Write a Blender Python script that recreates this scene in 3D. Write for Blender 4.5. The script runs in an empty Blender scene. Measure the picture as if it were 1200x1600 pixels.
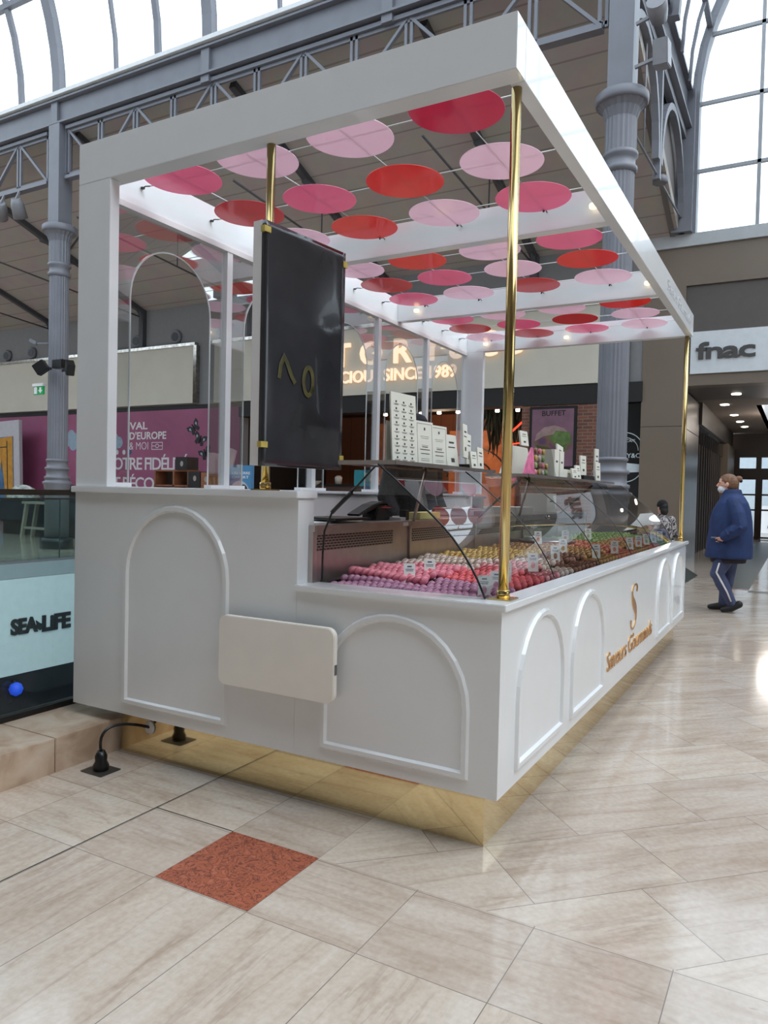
import bpy, math, random
from mathutils import Vector, Matrix
random.seed(7)
S = bpy.context.scene
col = S.collection
PI = math.pi

# ------------------------------------------------------------------ camera
H = 1.4
yaw, pitch, roll = math.radians(29.2166), math.radians(1.5405), math.radians(1.2908)
F = Vector((-math.sin(yaw)*math.cos(pitch), math.cos(yaw)*math.cos(pitch), -math.sin(pitch)))
R1 = F.cross(Vector((0, 0, 1))).normalized()
U1 = R1.cross(F)
Rt = math.cos(roll)*R1 + math.sin(roll)*U1
Up = -math.sin(roll)*R1 + math.cos(roll)*U1
cam_data = bpy.data.cameras.new('camera')
cam = bpy.data.objects.new('camera', cam_data)
col.objects.link(cam)
M = Matrix((Rt, Up, -F)).transposed().to_4x4()
M.translation = (0, 0, H)
cam.matrix_world = M
cam_data.sensor_fit = 'VERTICAL'
cam_data.sensor_height = 32.0
cam_data.lens = 1163.19/1600*32.0
cam_data.clip_end = 300
S.camera = cam

# ------------------------------------------------------------------ light and exposure
W = bpy.data.worlds.new('overcast_sky'); S.world = W
W.use_nodes = True
bg = W.node_tree.nodes['Background']
bg.inputs[0].default_value = (0.82, 0.95, 1.06, 1)
bg.inputs[1].default_value = 2.5
def lamp(name, kind, loc, power, color=(1, 1, 1), size=1.0, rot=(0, 0, 0), size_y=None):
    d = bpy.data.lights.new(name, kind)
    d.energy = power; d.color = color
    if kind == 'AREA':
        d.size = size
        if size_y: d.shape = 'RECTANGLE'; d.size_y = size_y
    elif kind == 'SUN': d.angle = size
    else: d.shadow_soft_size = size
    o = bpy.data.objects.new(name, d); o.location = loc; o.rotation_euler = rot
    col.objects.link(o); return o
sun = lamp('hazy_daylight', 'SUN', (8, 3, 14), 1.6, (0.98, 0.99, 1.0), math.radians(50))
sun.rotation_euler = Vector((-0.85, -0.05, -1.0)).to_track_quat('-Z', 'Y').to_euler()
vs = S.view_settings
S.display_settings.display_device = 'sRGB'
vs.view_transform = 'Standard'; vs.look = 'None'; vs.gamma = 1.0; vs.use_curve_mapping = False
vs.exposure = 0.0
try:
    S.cycles.transparent_max_bounces = 24
    S.cycles.max_bounces = 8
    S.cycles.caustics_reflective = False
    S.cycles.caustics_refractive = False
    S.cycles.sample_clamp_indirect = 4.0
except Exception: pass

# ------------------------------------------------------------------ materials
def lin(c):
    return tuple(((v/255)/12.92 if v/255 <= 0.04045 else ((v/255+0.055)/1.055)**2.4) for v in c)
def nodes(m):
    m.use_nodes = True
    return m.node_tree.nodes, m.node_tree.links, m.node_tree.nodes['Principled BSDF']
MATS = {}
def mat(name, rgb, rough=0.5, metal=0.0, emit=0.0, var=0.04, scale=8.0, coat=0.0, spec=0.5):
    if name in MATS: return MATS[name]
    m = bpy.data.materials.new(name); n, l, b = nodes(m)
    c = lin(rgb)
    if var > 0:
        tc = n.new('ShaderNodeTexCoord'); nz = n.new('ShaderNodeTexNoise'); nz.inputs['Scale'].default_value = scale
        l.new(tc.outputs['Object'], nz.inputs['Vector'])
        r = n.new('ShaderNodeValToRGB')
        r.color_ramp.elements[0].position = 0.3; r.color_ramp.elements[1].position = 0.7
        r.color_ramp.elements[0].color = tuple(max(0, v*(1-var)) for v in c)+(1,)
        r.color_ramp.elements[1].color = tuple(min(1, v*(1+var)) for v in c)+(1,)
        l.new(nz.outputs['Fac'], r.inputs['Fac']); l.new(r.outputs['Color'], b.inputs['Base Color'])
    else: b.inputs['Base Color'].default_value = c+(1,)
    b.inputs['Roughness'].default_value = rough
    b.inputs['Metallic'].default_value = metal
    b.inputs['Specular IOR Level'].default_value = spec
    if coat: b.inputs['Coat Weight'].default_value = coat; b.inputs['Coat Roughness'].default_value = 0.03
    if emit:
        b.inputs['Emission Color'].default_value = c+(1,); b.inputs['Emission Strength'].default_value = emit
    MATS[name] = m; return m
def glass(name, tint=(0.97, 0.98, 0.98), ior=1.45, boost=1.0):
    m = bpy.data.materials.new(name); m.use_nodes = True
    n, l = m.node_tree.nodes, m.node_tree.links
    n.remove(n['Principled BSDF']); out = n['Material Output']
    t = n.new('ShaderNodeBsdfTransparent'); t.inputs[0].default_value = tint+(1,)
    g = n.new('ShaderNodeBsdfGlossy'); g.inputs['Roughness'].default_value = 0.0
    f = n.new('ShaderNodeFresnel'); f.inputs['IOR'].default_value = ior
    mu = n.new('ShaderNodeMath'); mu.operation = 'MULTIPLY'; mu.inputs[1].default_value = boost; mu.use_clamp = True
    l.new(f.outputs[0], mu.inputs[0])
    mx = n.new('ShaderNodeMixShader'); l.new(mu.outputs[0], mx.inputs[0]); l.new(t.outputs[0], mx.inputs[1]); l.new(g.outputs[0], mx.inputs[2])
    l.new(mx.outputs[0], out.inputs['Surface'])
    return m
def ramp(n, stops):
    r = n.new('ShaderNodeValToRGB'); e = r.color_ramp.elements
    e[0].position, e[0].color = stops[0][0], lin(stops[0][1])+(1,)
    e[1].position, e[1].color = stops[-1][0], lin(stops[-1][1])+(1,)
    for p, c in stops[1:-1]:
        q = e.new(p); q.color = lin(c)+(1,)
    return r

def floor_mat(name, bw, bh, off, loc, rotz, stretch, vein_rot):
    m = bpy.data.materials.new(name); n, l, b = nodes(m)
    tc = n.new('ShaderNodeTexCoord')
    mp = n.new('ShaderNodeMapping'); mp.vector_type = 'TEXTURE'
    mp.inputs['Location'].default_value = loc; mp.inputs['Rotation'].default_value = (0, 0, rotz)
    l.new(tc.outputs['Object'], mp.inputs['Vector'])
    br = n.new('ShaderNodeTexBrick'); br.offset = off; br.squash = 1.0
    br.inputs['Scale'].default_value = 1.0; br.inputs['Mortar Size'].default_value = 0.0016
    br.inputs['Mortar Smooth'].default_value = 0.1; br.inputs['Bias'].default_value = 0.0
    br.inputs['Brick Width'].default_value = bw; br.inputs['Row Height'].default_value = bh
    br.inputs['Color1'].default_value = (0, 0, 0, 1); br.inputs['Color2'].default_value = (1, 1, 1, 1)
    br.inputs['Mortar'].default_value = (0.5, 0.5, 0.5, 1)
    l.new(mp.outputs[0], br.inputs['Vector'])
    # veins differ from tile to tile
    mp2 = n.new('ShaderNodeMapping'); mp2.inputs['Rotation'].default_value = (0, 0, vein_rot); mp2.inputs['Scale'].default_value = stretch
    l.new(mp.outputs[0], mp2.inputs['Vector'])
    cb = n.new('ShaderNodeVectorMath'); cb.operation = 'MULTIPLY_ADD'
    cb.inputs[1].default_value = (7, 5, 3); l.new(br.outputs['Color'], cb.inputs[0]); l.new(mp2.outputs[0], cb.inputs[2])
    nz = n.new('ShaderNodeTexNoise'); nz.inputs['Scale'].default_value = 2.4; nz.inputs['Detail'].default_value = 9; nz.inputs['Roughness'].default_value = 0.62
    nz.inputs['Distortion'].default_value = 0.6
    l.new(cb.outputs[0], nz.inputs['Vector'])
    r = ramp(n, [(0.25, (190, 174, 160)), (0.42, (204, 192, 180)), (0.55, (210, 200, 190)), (0.75, (218, 210, 202))])
    l.new(nz.outputs['Fac'], r.inputs['Fac'])
    hv = n.new('ShaderNodeMix'); hv.data_type = 'RGBA'; hv.blend_type = 'MULTIPLY'; hv.inputs[0].default_value = 1.0
    r2 = ramp(n, [(0.0, (238, 232, 228)), (1.0, (255, 252, 248))]); l.new(br.outputs['Color'], r2.inputs['Fac'])
    l.new(r.outputs[0], hv.inputs[6]); l.new(r2.outputs[0], hv.inputs[7])
    # dark fossil pits
    nz2 = n.new('ShaderNodeTexNoise'); nz2.inputs['Scale'].default_value = 9.0; nz2.inputs['Detail'].default_value = 6; nz2.inputs['Distortion'].default_value = 1.2
    l.new(cb.outputs[0], nz2.inputs['Vector'])
    r3 = ramp(n, [(0.74, (255, 255, 255)), (0.80, (165, 140, 112))]); l.new(nz2.outputs['Fac'], r3.inputs['Fac'])
    pv = n.new('ShaderNodeMix'); pv.data_type = 'RGBA'; pv.blend_type = 'MULTIPLY'; pv.inputs[0].default_value = 0.8
    l.new(hv.outputs[2], pv.inputs[6]); l.new(r3.outputs[0], pv.inputs[7])
    # thin brown veins along the tile
    mp3 = n.new('ShaderNodeMapping'); mp3.inputs['Rotation'].default_value = (0, 0, vein_rot*1.6); mp3.inputs['Scale'].default_value = (0.55, 5.0, 1)
    l.new(mp.outputs[0], mp3.inputs['Vector'])
    cb3 = n.new('ShaderNodeVectorMath'); cb3.operation = 'MULTIPLY_ADD'; cb3.inputs[1].default_value = (3, 11, 5)
    l.new(br.outputs['Color'], cb3.inputs[0]); l.new(mp3.outputs[0], cb3.inputs[2])
    nz3 = n.new('ShaderNodeTexNoise'); nz3.inputs['Scale'].default_value = 0.9; nz3.inputs['Detail'].default_value = 8; nz3.inputs['Roughness'].default_value = 0.55
    l.new(cb3.outputs[0], nz3.inputs['Vector'])
    r5 = ramp(n, [(0.40, (255, 255, 255)), (0.47, (240, 234, 228)), (0.492, (196, 178, 164)), (0.50, (236, 228, 220)), (0.60, (255, 255, 255)), (0.66, (232, 222, 214)), (0.70, (255, 255, 255))])
    l.new(nz3.outputs['Fac'], r5.inputs['Fac'])
    vv_ = n.new('ShaderNodeMix'); vv_.data_type = 'RGBA'; vv_.blend_type = 'MULTIPLY'; vv_.inputs[0].default_value = 0.42
    l.new(pv.outputs[2], vv_.inputs[6]); l.new(r5.outputs[0], vv_.inputs[7])
    # fine mottling
    nz4 = n.new('ShaderNodeTexNoise'); nz4.inputs['Scale'].default_value = 45; nz4.inputs['Detail'].default_value = 4; l.new(mp.outputs[0], nz4.inputs['Vector'])
    r6 = ramp(n, [(0.3, (240, 236, 232)), (0.7, (255, 255, 255))]); l.new(nz4.outputs['Fac'], r6.inputs['Fac'])
    v2_ = n.new('ShaderNodeMix'); v2_.data_type = 'RGBA'; v2_.blend_type = 'MULTIPLY'; v2_.inputs[0].default_value = 1.0
    l.new(vv_.outputs[2], v2_.inputs[6]); l.new(r6.outputs[0], v2_.inputs[7])
    mo = n.new('ShaderNodeMix'); mo.data_type = 'RGBA'; mo.inputs[7].default_value = lin((128, 116, 108))+(1,)
    l.new(br.outputs['Fac'], mo.inputs[0]); l.new(v2_.outputs[2], mo.inputs[6])
    l.new(mo.outputs[2], b.inputs['Base Color'])
    rr = n.new('ShaderNodeMapRange'); rr.inputs['To Min'].default_value = 0.06; rr.inputs['To Max'].default_value = 0.16; b.inputs['Specular IOR Level'].default_value = 0.65
    l.new(nz.outputs['Fac'], rr.inputs['Value']); l.new(rr.outputs[0], b.inputs['Roughness'])
    return m

def brick_mat(name, c1, c2, mortar, bw, bh, ms, axis='xz', rough=0.8, metal=0.0):
    m = bpy.data.materials.new(name); n, l, b = nodes(m)
    tc = n.new('ShaderNodeTexCoord'); sp = n.new('ShaderNodeSeparateXYZ'); cm = n.new('ShaderNodeCombineXYZ')
    l.new(tc.outputs['Object'], sp.inputs[0])
    l.new(sp.outputs[axis[0].upper()], cm.inputs[0]); l.new(sp.outputs[axis[1].upper()], cm.inputs[1])
    br = n.new('ShaderNodeTexBrick'); br.inputs['Scale'].default_value = 1
    br.inputs['Brick Width'].default_value = bw; br.inputs['Row Height'].default_value = bh; br.inputs['Mortar Size'].default_value = ms
    br.inputs['Color1'].default_value = lin(c1)+(1,); br.inputs['Color2'].default_value = lin(c2)+(1,); br.inputs['Mortar'].default_value = lin(mortar)+(1,)
    l.new(cm.outputs[0], br.inputs['Vector']); l.new(br.outputs['Color'], b.inputs['Base Color'])
    b.inputs['Roughness'].default_value = rough; b.inputs['Metallic'].default_value = metal
    return m

def stripe_mat(name, ca, cb_, axis, period, duty, rough=0.6, metal=0.0):
    m = bpy.data.materials.new(name); n, l, b = nodes(m)
    tc = n.new('ShaderNodeTexCoord'); sp = n.new('ShaderNodeSeparateXYZ'); l.new(tc.outputs['Object'], sp.inputs[0])
    d = n.new('ShaderNodeMath'); d.operation = 'DIVIDE'; d.inputs[1].default_value = period; l.new(sp.outputs[axis], d.inputs[0])
    fr = n.new('ShaderNodeMath'); fr.operation = 'FRACT'; l.new(d.outputs[0], fr.inputs[0])
    lt = n.new('ShaderNodeMath'); lt.operation = 'LESS_THAN'; lt.inputs[1].default_value = duty; l.new(fr.outputs[0], lt.inputs[0])
    nz = n.new('ShaderNodeTexNoise'); nz.inputs['Scale'].default_value = 2.0; l.new(tc.outputs['Object'], nz.inputs['Vector'])
    mx = n.new('ShaderNodeMix'); mx.data_type = 'RGBA'; mx.inputs[6].default_value = lin(ca)+(1,); mx.inputs[7].default_value = lin(cb_)+(1,)
    l.new(lt.outputs[0], mx.inputs[0])
    m2 = n.new('ShaderNodeMix'); m2.data_type = 'RGBA'; m2.blend_type = 'MULTIPLY'; m2.inputs[0].default_value = 0.25
    l.new(mx.outputs[2], m2.inputs[6]); l.new(nz.outputs['Color'], m2.inputs[7])
    l.new(m2.outputs[2], b.inputs['Base Color']); b.inputs['Roughness'].default_value = rough; b.inputs['Metallic'].default_value = metal
    return m

def cloud_mat(name, stops, scale, rough=0.5, distortion=1.0, emit=0.0):
    m = bpy.data.materials.new(name); n, l, b = nodes(m)
    tc = n.new('ShaderNodeTexCoord'); nz = n.new('ShaderNodeTexNoise'); nz.inputs['Scale'].default_value = scale; nz.inputs['Detail'].default_value = 5
    nz.inputs['Distortion'].default_value = distortion
    l.new(tc.outputs['Object'], nz.inputs['Vector']); r = ramp(n, stops); l.new(nz.outputs['Fac'], r.inputs['Fac'])
    l.new(r.outputs[0], b.inputs['Base Color']); b.inputs['Roughness'].default_value = rough
    if emit:
        l.new(r.outputs[0], b.inputs['Emission Color']); b.inputs['Emission Strength'].default_value = emit
    return m

WHITE = mat('white_lacquer', (232, 234, 236), 0.22, var=0.01, coat=0.5)
WHITEM = mat('white_satin', (226, 222, 222), 0.4, var=0.02)
PANELW = mat('warm_white_board', (240, 235, 227), 0.45, var=0.02)
BRASS = mat('polished_brass', (246, 226, 178), 0.06, 1.0, var=0.03, scale=2)
POLEB = mat('brass_tube', (196, 172, 116), 0.16, 1.0, var=0.05, scale=3)
COPPER = mat('copper_foil', (226, 172, 104), 0.18, 1.0, var=0.1, scale=20)
STEEL = mat('brushed_steel', (186, 176, 170), 0.30, 0.85, var=0.08, scale=14)
STEELD = mat('dark_steel', (70, 70, 70), 0.35, 0.8, var=0.1)
BLACK = mat('black_plastic', (16, 16, 18), 0.35, var=0.1)
BLACKG = mat('black_film', (46, 46, 50), 0.14, var=0.25, scale=4, coat=0.3)
GREY = mat('grey_painted_iron', (112, 113, 120), 0.45, var=0.06, scale=3)
GREYD = mat('dark_grey_iron', (72, 72, 76), 0.5, var=0.08)
WIRE = mat('wire_steel', (190, 190, 190), 0.3, 0.8, var=0.05)
GLASS = glass('clear_glass', (0.97, 0.98, 0.98), 1.45, 0.32)
PANE = glass('skylight_glass', (0.98, 0.99, 1.0), 1.3)
GREENG = glass('balustrade_glass', (0.80, 0.88, 0.87), 1.35)
CASEG = glass('display_glass', (0.985, 0.99, 0.99), 1.5, 1.25)
CREAM = mat('cream_board', (205, 200, 186), 0.6, var=0.03, scale=1.5)
CHROME = mat('chrome_trim', (170, 165, 158), 0.12, 1.0, var=0.3, scale=9)
BULK = mat('grey_bulkhead', (130, 129, 130), 0.7, var=0.03)
BROWN = mat('taupe_cladding', (112, 99, 86), 0.5, var=0.04, scale=1)
BROWND = mat('dark_taupe_panel', (84, 76, 72), 0.5, var=0.04)
METALB = mat('bronze_cladding', (88, 82, 78), 0.3, 0.7, var=0.15, scale=2)
PINKW = cloud_mat('plum_hoarding', [(0.3, (140, 72, 104)), (0.7, (158, 86, 120))], 0.6)
DARKI = mat('shop_and_shadow_black', (22, 20, 20), 0.6, var=0.1)
TRAV = None

# ------------------------------------------------------------------ mesh building
class MB:
    def __init__(s): s.v = []; s.f = []; s.mi = []; s.sm = []
    def add(s, vs_, fs, mi=0, smooth=False):
        b = len(s.v); s.v += [tuple(p) for p in vs_]
        for f in fs: s.f.append(tuple(b+i for i in f)); s.mi.append(mi); s.sm.append(smooth)
        return s
    def box(s, x0, x1, y0, y1, z0, z1, mi=0):
        v = [(x, y, z) for z in (z0, z1) for y in (y0, y1) for x in (x0, x1)]
        return s.add(v, [(0, 2, 3, 1), (4, 5, 7, 6), (0, 1, 5, 4), (1, 3, 7, 5), (3, 2, 6, 7), (2, 0, 4, 6)], mi)
    def cbox(s, c, sz, mi=0, rz=0.0):
        k = MB().box(-sz[0]/2, sz[0]/2, -sz[1]/2, sz[1]/2, -sz[2]/2, sz[2]/2)
        return s.merge(k, Matrix.Translation(c) @ Matrix.Rotation(rz, 4, 'Z'), mi)
    def merge(s, o, m=Matrix(), mi=None):
        b = len(s.v); s.v += [tuple(m @ Vector(p)) for p in o.v]
        for f, k, q in zip(o.f, o.mi, o.sm): s.f.append(tuple(b+i for i in f)); s.mi.append(k if mi is None else mi); s.sm.append(q)
        return s
    def bar(s, p, q, w, h, mi=0, up=(0, 0, 1)):
        p, q = Vector(p), Vector(q); d = (q-p).normalized(); u = Vector(up)
        a = d.cross(u)
        if a.length < 1e-4: a = d.cross(Vector((1, 0, 0)))
        a.normalize(); c = a.cross(d)
        v = [r+a*i*w/2+c*j*h/2 for r in (p, q) for (i, j) in ((-1, -1), (1, -1), (1, 1), (-1, 1))]
        return s.add(v, [(3, 2, 1, 0), (4, 5, 6, 7), (0, 1, 5, 4), (1, 2, 6, 5), (2, 3, 7, 6), (3, 0, 4, 7)], mi)
    def tube(s, pts, r, n=10, mi=0, cap=True):
        pts = [Vector(p) for p in pts]; rs = r if isinstance(r, (list, tuple)) else [r]*len(pts)
        vs_ = []; pa = None
        for i, p in enumerate(pts):
            d = (pts[min(i+1, len(pts)-1)]-pts[max(i-1, 0)]).normalized()
            if pa is None:
                pa = d.cross(Vector((0, 0, 1)))
                if pa.length < 1e-3: pa = d.cross(Vector((1, 0, 0)))
            else: pa = pa-d*pa.dot(d)
            pa.normalize(); c = d.cross(pa)
            vs_ += [p+(pa*math.cos(2*PI*k/n)+c*math.sin(2*PI*k/n))*rs[i] for k in range(n)]
        fs = [(i*n+k, i*n+(k+1) % n, (i+1)*n+(k+1) % n, (i+1)*n+k) for i in range(len(pts)-1) for k in range(n)]
        s.add(vs_, fs, mi, True)
        if cap:
            b = len(s.v)-len(vs_)
            s.f.append(tuple(b+k for k in range(n))[::-1]); s.mi.append(mi); s.sm.append(False)
            e = b+(len(pts)-1)*n
            s.f.append(tuple(e+k for k in range(n))); s.mi.append(mi); s.sm.append(False)
        return s
    def lathe(s, prof, c=(0, 0, 0), n=24, mi=0, flute=0):
        vs_ = []
        for (r, z) in prof:
            for k in range(n):
                rr = r*(1-flute) if (flute and k % 2) else r
                a = 2*PI*k/n; vs_.append((c[0]+rr*math.cos(a), c[1]+rr*math.sin(a), c[2]+z))
        fs = [(i*n+k, i*n+(k+1) % n, (i+1)*n+(k+1) % n, (i+1)*n+k) for i in range(len(prof)-1) for k in range(n)]
        s.add(vs_, fs, mi, not flute)
        b = len(s.v)-len(vs_)
        s.f.append(tuple(b+k for k in range(n))[::-1]); s.mi.append(mi); s.sm.append(False)
        e = b+(len(prof)-1)*n
        s.f.append(tuple(e+k for k in range(n))); s.mi.append(mi); s.sm.append(False)
        return s
    def prism(s, poly, o, u, v, w, mi=0):
        """extrude the 2-D polygon (in axes u, v from o) along vector w"""
        o, u, v, w = Vector(o), Vector(u), Vector(v), Vector(w); n = len(poly)
        a = [o+u*p[0]+v*p[1] for p in poly]
        fs = [tuple(range(n))[::-1], tuple(range(n, 2*n))]+[(i, (i+1) % n, n+(i+1) % n, n+i) for i in range(n)]
        return s.add(a+[p+w for p in a], fs, mi)
    def strip(s, line, o, u, v, w, width, mi=0, closed=False):
        """a moulding: 2-D polyline offset to both sides by width/2, extruded along w"""
        n = len(line); L = [Vector(p) for p in line]; nn = []
        for i in range(n):
            a = L[(i-1) % n] if (closed or i > 0) else L[i]
            b = L[(i+1) % n] if (closed or i < n-1) else L[i]
            d1 = (L[i]-a); d2 = (b-L[i])
            d1 = d1.normalized() if d1.length > 1e-9 else d2.normalized()
            d2 = d2.normalized() if d2.length > 1e-9 else d1
            t = (d1+d2).normalized(); k = max(0.35, t.dot(d1))
            nn.append(Vector((-t.y, t.x))/k)
        o, u, v, w = Vector(o), Vector(u), Vector(v), Vector(w)
        P = lambda q: o+u*q.x+v*q.y
        vs_ = []
        for i in range(n):
            A = P(L[i]+nn[i]*width/2); B = P(L[i]-nn[i]*width/2)
            A2 = P(L[i]+nn[i]*width*0.28)+w; B2 = P(L[i]-nn[i]*width*0.28)+w
            vs_ += [A, A2, B2, B]
        fs = []
        for i in range(n if closed else n-1):
            j = (i+1) % n
            for k in range(4): fs.append((i*4+k, i*4+(k+1) % 4, j*4+(k+1) % 4, j*4+k))
        if not closed: fs += [(0, 1, 2, 3), tuple((n-1)*4+k for k in (3, 2, 1, 0))]
        return s.add(vs_, fs, mi)
    def build(s, name, mats, parent=None, bevel=0.0, label=None, fix=True):
        me = bpy.data.meshes.new(name); me.from_pydata(s.v, [], s.f)
        for m in (mats if isinstance(mats, (list, tuple)) else [mats]): me.materials.append(m)
        for p, k, q in zip(me.polygons, s.mi, s.sm): p.material_index = k; p.use_smooth = q
        if fix:
            import bmesh
            bm = bmesh.new(); bm.from_mesh(me); bmesh.ops.recalc_face_normals(bm, faces=bm.faces)
            if bevel: bmesh.ops.bevel(bm, geom=[e for e in bm.edges if len(e.link_faces) == 2 and e.calc_face_angle(0) > 0.6], offset=bevel, segments=2, affect='EDGES', clamp_overlap=True)
            bm.to_mesh(me); bm.free()
        return link(name, me, parent, label)
def link(name, me, parent=None, label=None):
    o = bpy.data.objects.new(name, me); col.objects.link(o)
    if parent:
        o.parent = parent; o.matrix_parent_inverse = Matrix.Translation(parent.location).inverted()
    if label: o['label'] = label
    return o
def tag(o, label, cat, group=None):
    o['label'] = label; o['category'] = cat
    if group: o['group'] = group
    return o
def thing(name, label, cat, loc=(0, 0, 0), group=None):
    o = bpy.data.objects.new(name, None); o.location = loc; o.empty_display_size = 0.1; col.objects.link(o)
    return tag(o, label, cat, group)
def struct(o): o['kind'] = 'structure'; return o
def dup(root, delta, label=None, group=None):
    r = root.copy(); col.objects.link(r); r.location = Vector(root.location)+Vector(delta)
    if label: r['label'] = label
    if group: r['group'] = group
    for ch in root.children:
        c = ch.copy(); col.objects.link(c); c.parent = r
        for g in ch.children:
            d = g.copy(); col.objects.link(d); d.parent = c
    return r
X_, Y_, Z_ = Vector((1, 0, 0)), Vector((0, 1, 0)), Vector((0, 0, 1))
def lettering(body, name, m, parent, o, u, v, width, height, depth=0.01, offset=0.0, keep=False, space=1.0, label=None, shear=0.0, split=False):
    """writing as solid letters: lower left corner at o, along u, up v"""
    c = bpy.data.curves.new('t', 'FONT'); c.body = body; c.size = 1; c.extrude = 0.02; c.offset = offset; c.resolution_u = 3; c.space_character = space; c.shear = shear
    t = bpy.data.objects.new('t', c); col.objects.link(t)
    dg = bpy.context.evaluated_depsgraph_get()
    me = bpy.data.meshes.new_from_object(t.evaluated_get(dg)); bpy.data.objects.remove(t); bpy.data.curves.remove(c)
    xs = [p.co.x for p in me.vertices]; ys = [p.co.y for p in me.vertices]
    x0, x1, y0, y1 = min(xs), max(xs), min(ys), max(ys)
    u, v = Vector(u), Vector(v); w = u.cross(v); o = Vector(o)
    sy = height/(y1-y0); sx = width/(x1-x0)
    for p in me.vertices:
        p.co = o+u*(p.co.x-x0)*sx+v*(p.co.y-y0)*sy+w*((p.co.z+0.02)/0.04*depth)
    me.materials.append(m); me.name = name
    if not split: return link(name, me, parent, label)
    # each letter a piece of its own (dots and accents stay with the letter below them)
    par = list(range(len(me.vertices)))
    def find(i):
        while par[i] != i: par[i] = par[par[i]]; i = par[i]
        return i
    for e in me.edges: par[find(e.vertices[0])] = find(e.vertices[1])
    comp = {}
    for i in range(len(par)): comp.setdefault(find(i), []).append(i)
    spans = []
    for k, ids in comp.items():
        q = [(me.vertices[i].co-o).dot(u) for i in ids]; spans.append([min(q), max(q), [k]])
    spans.sort(); merged = []
    for a in spans:
        if merged and a[0] < merged[-1][1]-0.35*(a[1]-a[0]): merged[-1][1] = max(a[1], merged[-1][1]); merged[-1][2] += a[2]
        else: merged.append(a)
    for a in merged:
        ks = set(a[2]); mb = MB(); idx = {}
        for f in me.polygons:
            if find(f.vertices[0]) in ks:
                for i in f.vertices:
                    if i not in idx: idx[i] = len(mb.v); mb.v.append(tuple(me.vertices[i].co))
                mb.f.append(tuple(idx[i] for i in f.vertices)); mb.mi.append(0); mb.sm.append(False)
        mb.build('letter', m, parent, fix=False)
    bpy.data.meshes.remove(me)
def arch_line(x0, x1, z0, z1, n=16):
    r = (x1-x0)/2; c = (x0+x1)/2; s = z1-r
    return [(x0, z0), (x0, s)]+[(c-r*math.cos(PI*k/n), s+r*math.sin(PI*k/n)) for k in range(1, n)]+[(x1, s), (x1, z0)]

# ================================================================== SETTING
FA = floor_mat('travertine_square', 0.424, 0.4125, 0.0, (-1.557, 1.91, 0), 0, (1.0, 3.2, 1), 0.0)
FB = floor_mat('travertine_long', 1.85, 0.424, 0.0, (-1.557, 1.91, 0), PI/2, (1.0, 3.6, 1), 0.15)
FC = floor_mat('travertine_diagonal', 0.62, 0.424, 0.68, (-0.4527, 2.760, 0), PI/4, (1.0, 4.0, 1), 0.1)
REDT = cloud_mat('red_marble', [(0.28, (156, 84, 60)), (0.44, (166, 92, 66)), (0.49, (98, 52, 44)), (0.54, (160, 86, 62)), (0.75, (178, 108, 84))], 22, 0.2, 2.0)
GREENT = cloud_mat('green_marble', [(0.3, (30, 38, 38)), (0.7, (48, 58, 56))], 6, 0.35, 2.0)
JOINT = mat('dark_joint', (52, 46, 42), 0.8)
m = MB()
def fq(x0, x1, y0, y1, k, z=0.0): m.add([(x0, y0, z), (x1, y0, z), (x1, y1, z), (x0, y1, z)], [(0, 1, 2, 3)], k)
fq(-3.13, 14, -14, 1.91, 1)
fq(-3.13, -1.557, 1.91, 9.9, 0); fq(-1.557, 14, 1.91, 2.335, 0)
fq(-1.557, 14, 2.335, 9.9, 2); fq(-40, 14, 9.9, 17, 2); fq(-40, -12, -14, 9.9, 2); fq(-3.6, 14, 17, 40, 2)
fq(-14.5, -3.6, 17, 22, 2)
fq(-3.8, -3.13, 9.0, 9.9, 2)
fq(-1.98, -1.557, 1.915, 2.335, 3, 0.0012)
fq(-2.415, -2.409, -2, 4, 5, 0.0012); fq(-2.41, -1.98, 2.333, 2.338, 5, 0.0012)
for poly in ([(-0.93, 12.86), (-0.66, 12.86), (-0.66, 28), (-1.25, 28), (-1.25, 14.6)], [(-2.27, 17.2), (-2.27, 12.0), (-1.64, 12.35), (-1.60, 14.7)], [(-0.66, 12.55), (3, 12.55), (3, 12.82), (-0.66, 12.82)]):
    m.add([(x, y, 0.0012) for x, y in poly], [tuple(range(len(poly)))], 4)
fq(-0.93, -0.66, 12.82, 12.95, 3, 0.0016)
struct(m.build('floor', [FA, FB, FC, REDT, GREENT, JOINT], fix=False))

STONE = cloud_mat('travertine_block', [(0.3, (168, 142, 120)), (0.5, (198, 174, 152)), (0.7, (214, 196, 178))], 5, 0.25, 0.6)
m = MB()
for y0, y1 in ((-6, -3.5), (-3.5, -1), (-1, 1.0), (1.0, 1.72), (1.72, 2.36), (2.36, 3.9), (3.9, 9.0)):
    m.box(-3.62, -3.119, y0+0.002, y1-0.002, -0.01, 0.168)
m.box(-3.62, -3.13, -6, 9.0, -0.35, 0.0)
struct(m.build('trim_1', STONE, bevel=0.003))

m = MB().box(-12.0, -3.62, -8, 9.9, -5.05, -5.0); struct(m.build('floor_lower', mat('lower_floor', (120, 110, 100), 0.3)))
m = MB().box(-12.3, -12.0, -8, 9.9, -5, -1.975, 1).box(-12.3, -12.0, -8, 9.9, -0.27, -0.005, 0).box(-12.3, -12.06, -8, 9.9, -1.975, -0.27, 0)
struct(m.build('wall_lower', [mat('slab_edge_grey', (142, 150, 154), 0.6), mat('dark_shop_glass', (24, 26, 32), 0.15, var=0.4, scale=1.5)]))
m = MB().box(-12.0, -3.62, 9.9, 10.1, -5, -0.005).box(-12.3, -3.62, -8.2, -8, -5, -0.005); struct(m.build('wall_lower_end', mat('lower_wall_grey', (120, 124, 128), 0.7)))

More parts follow.
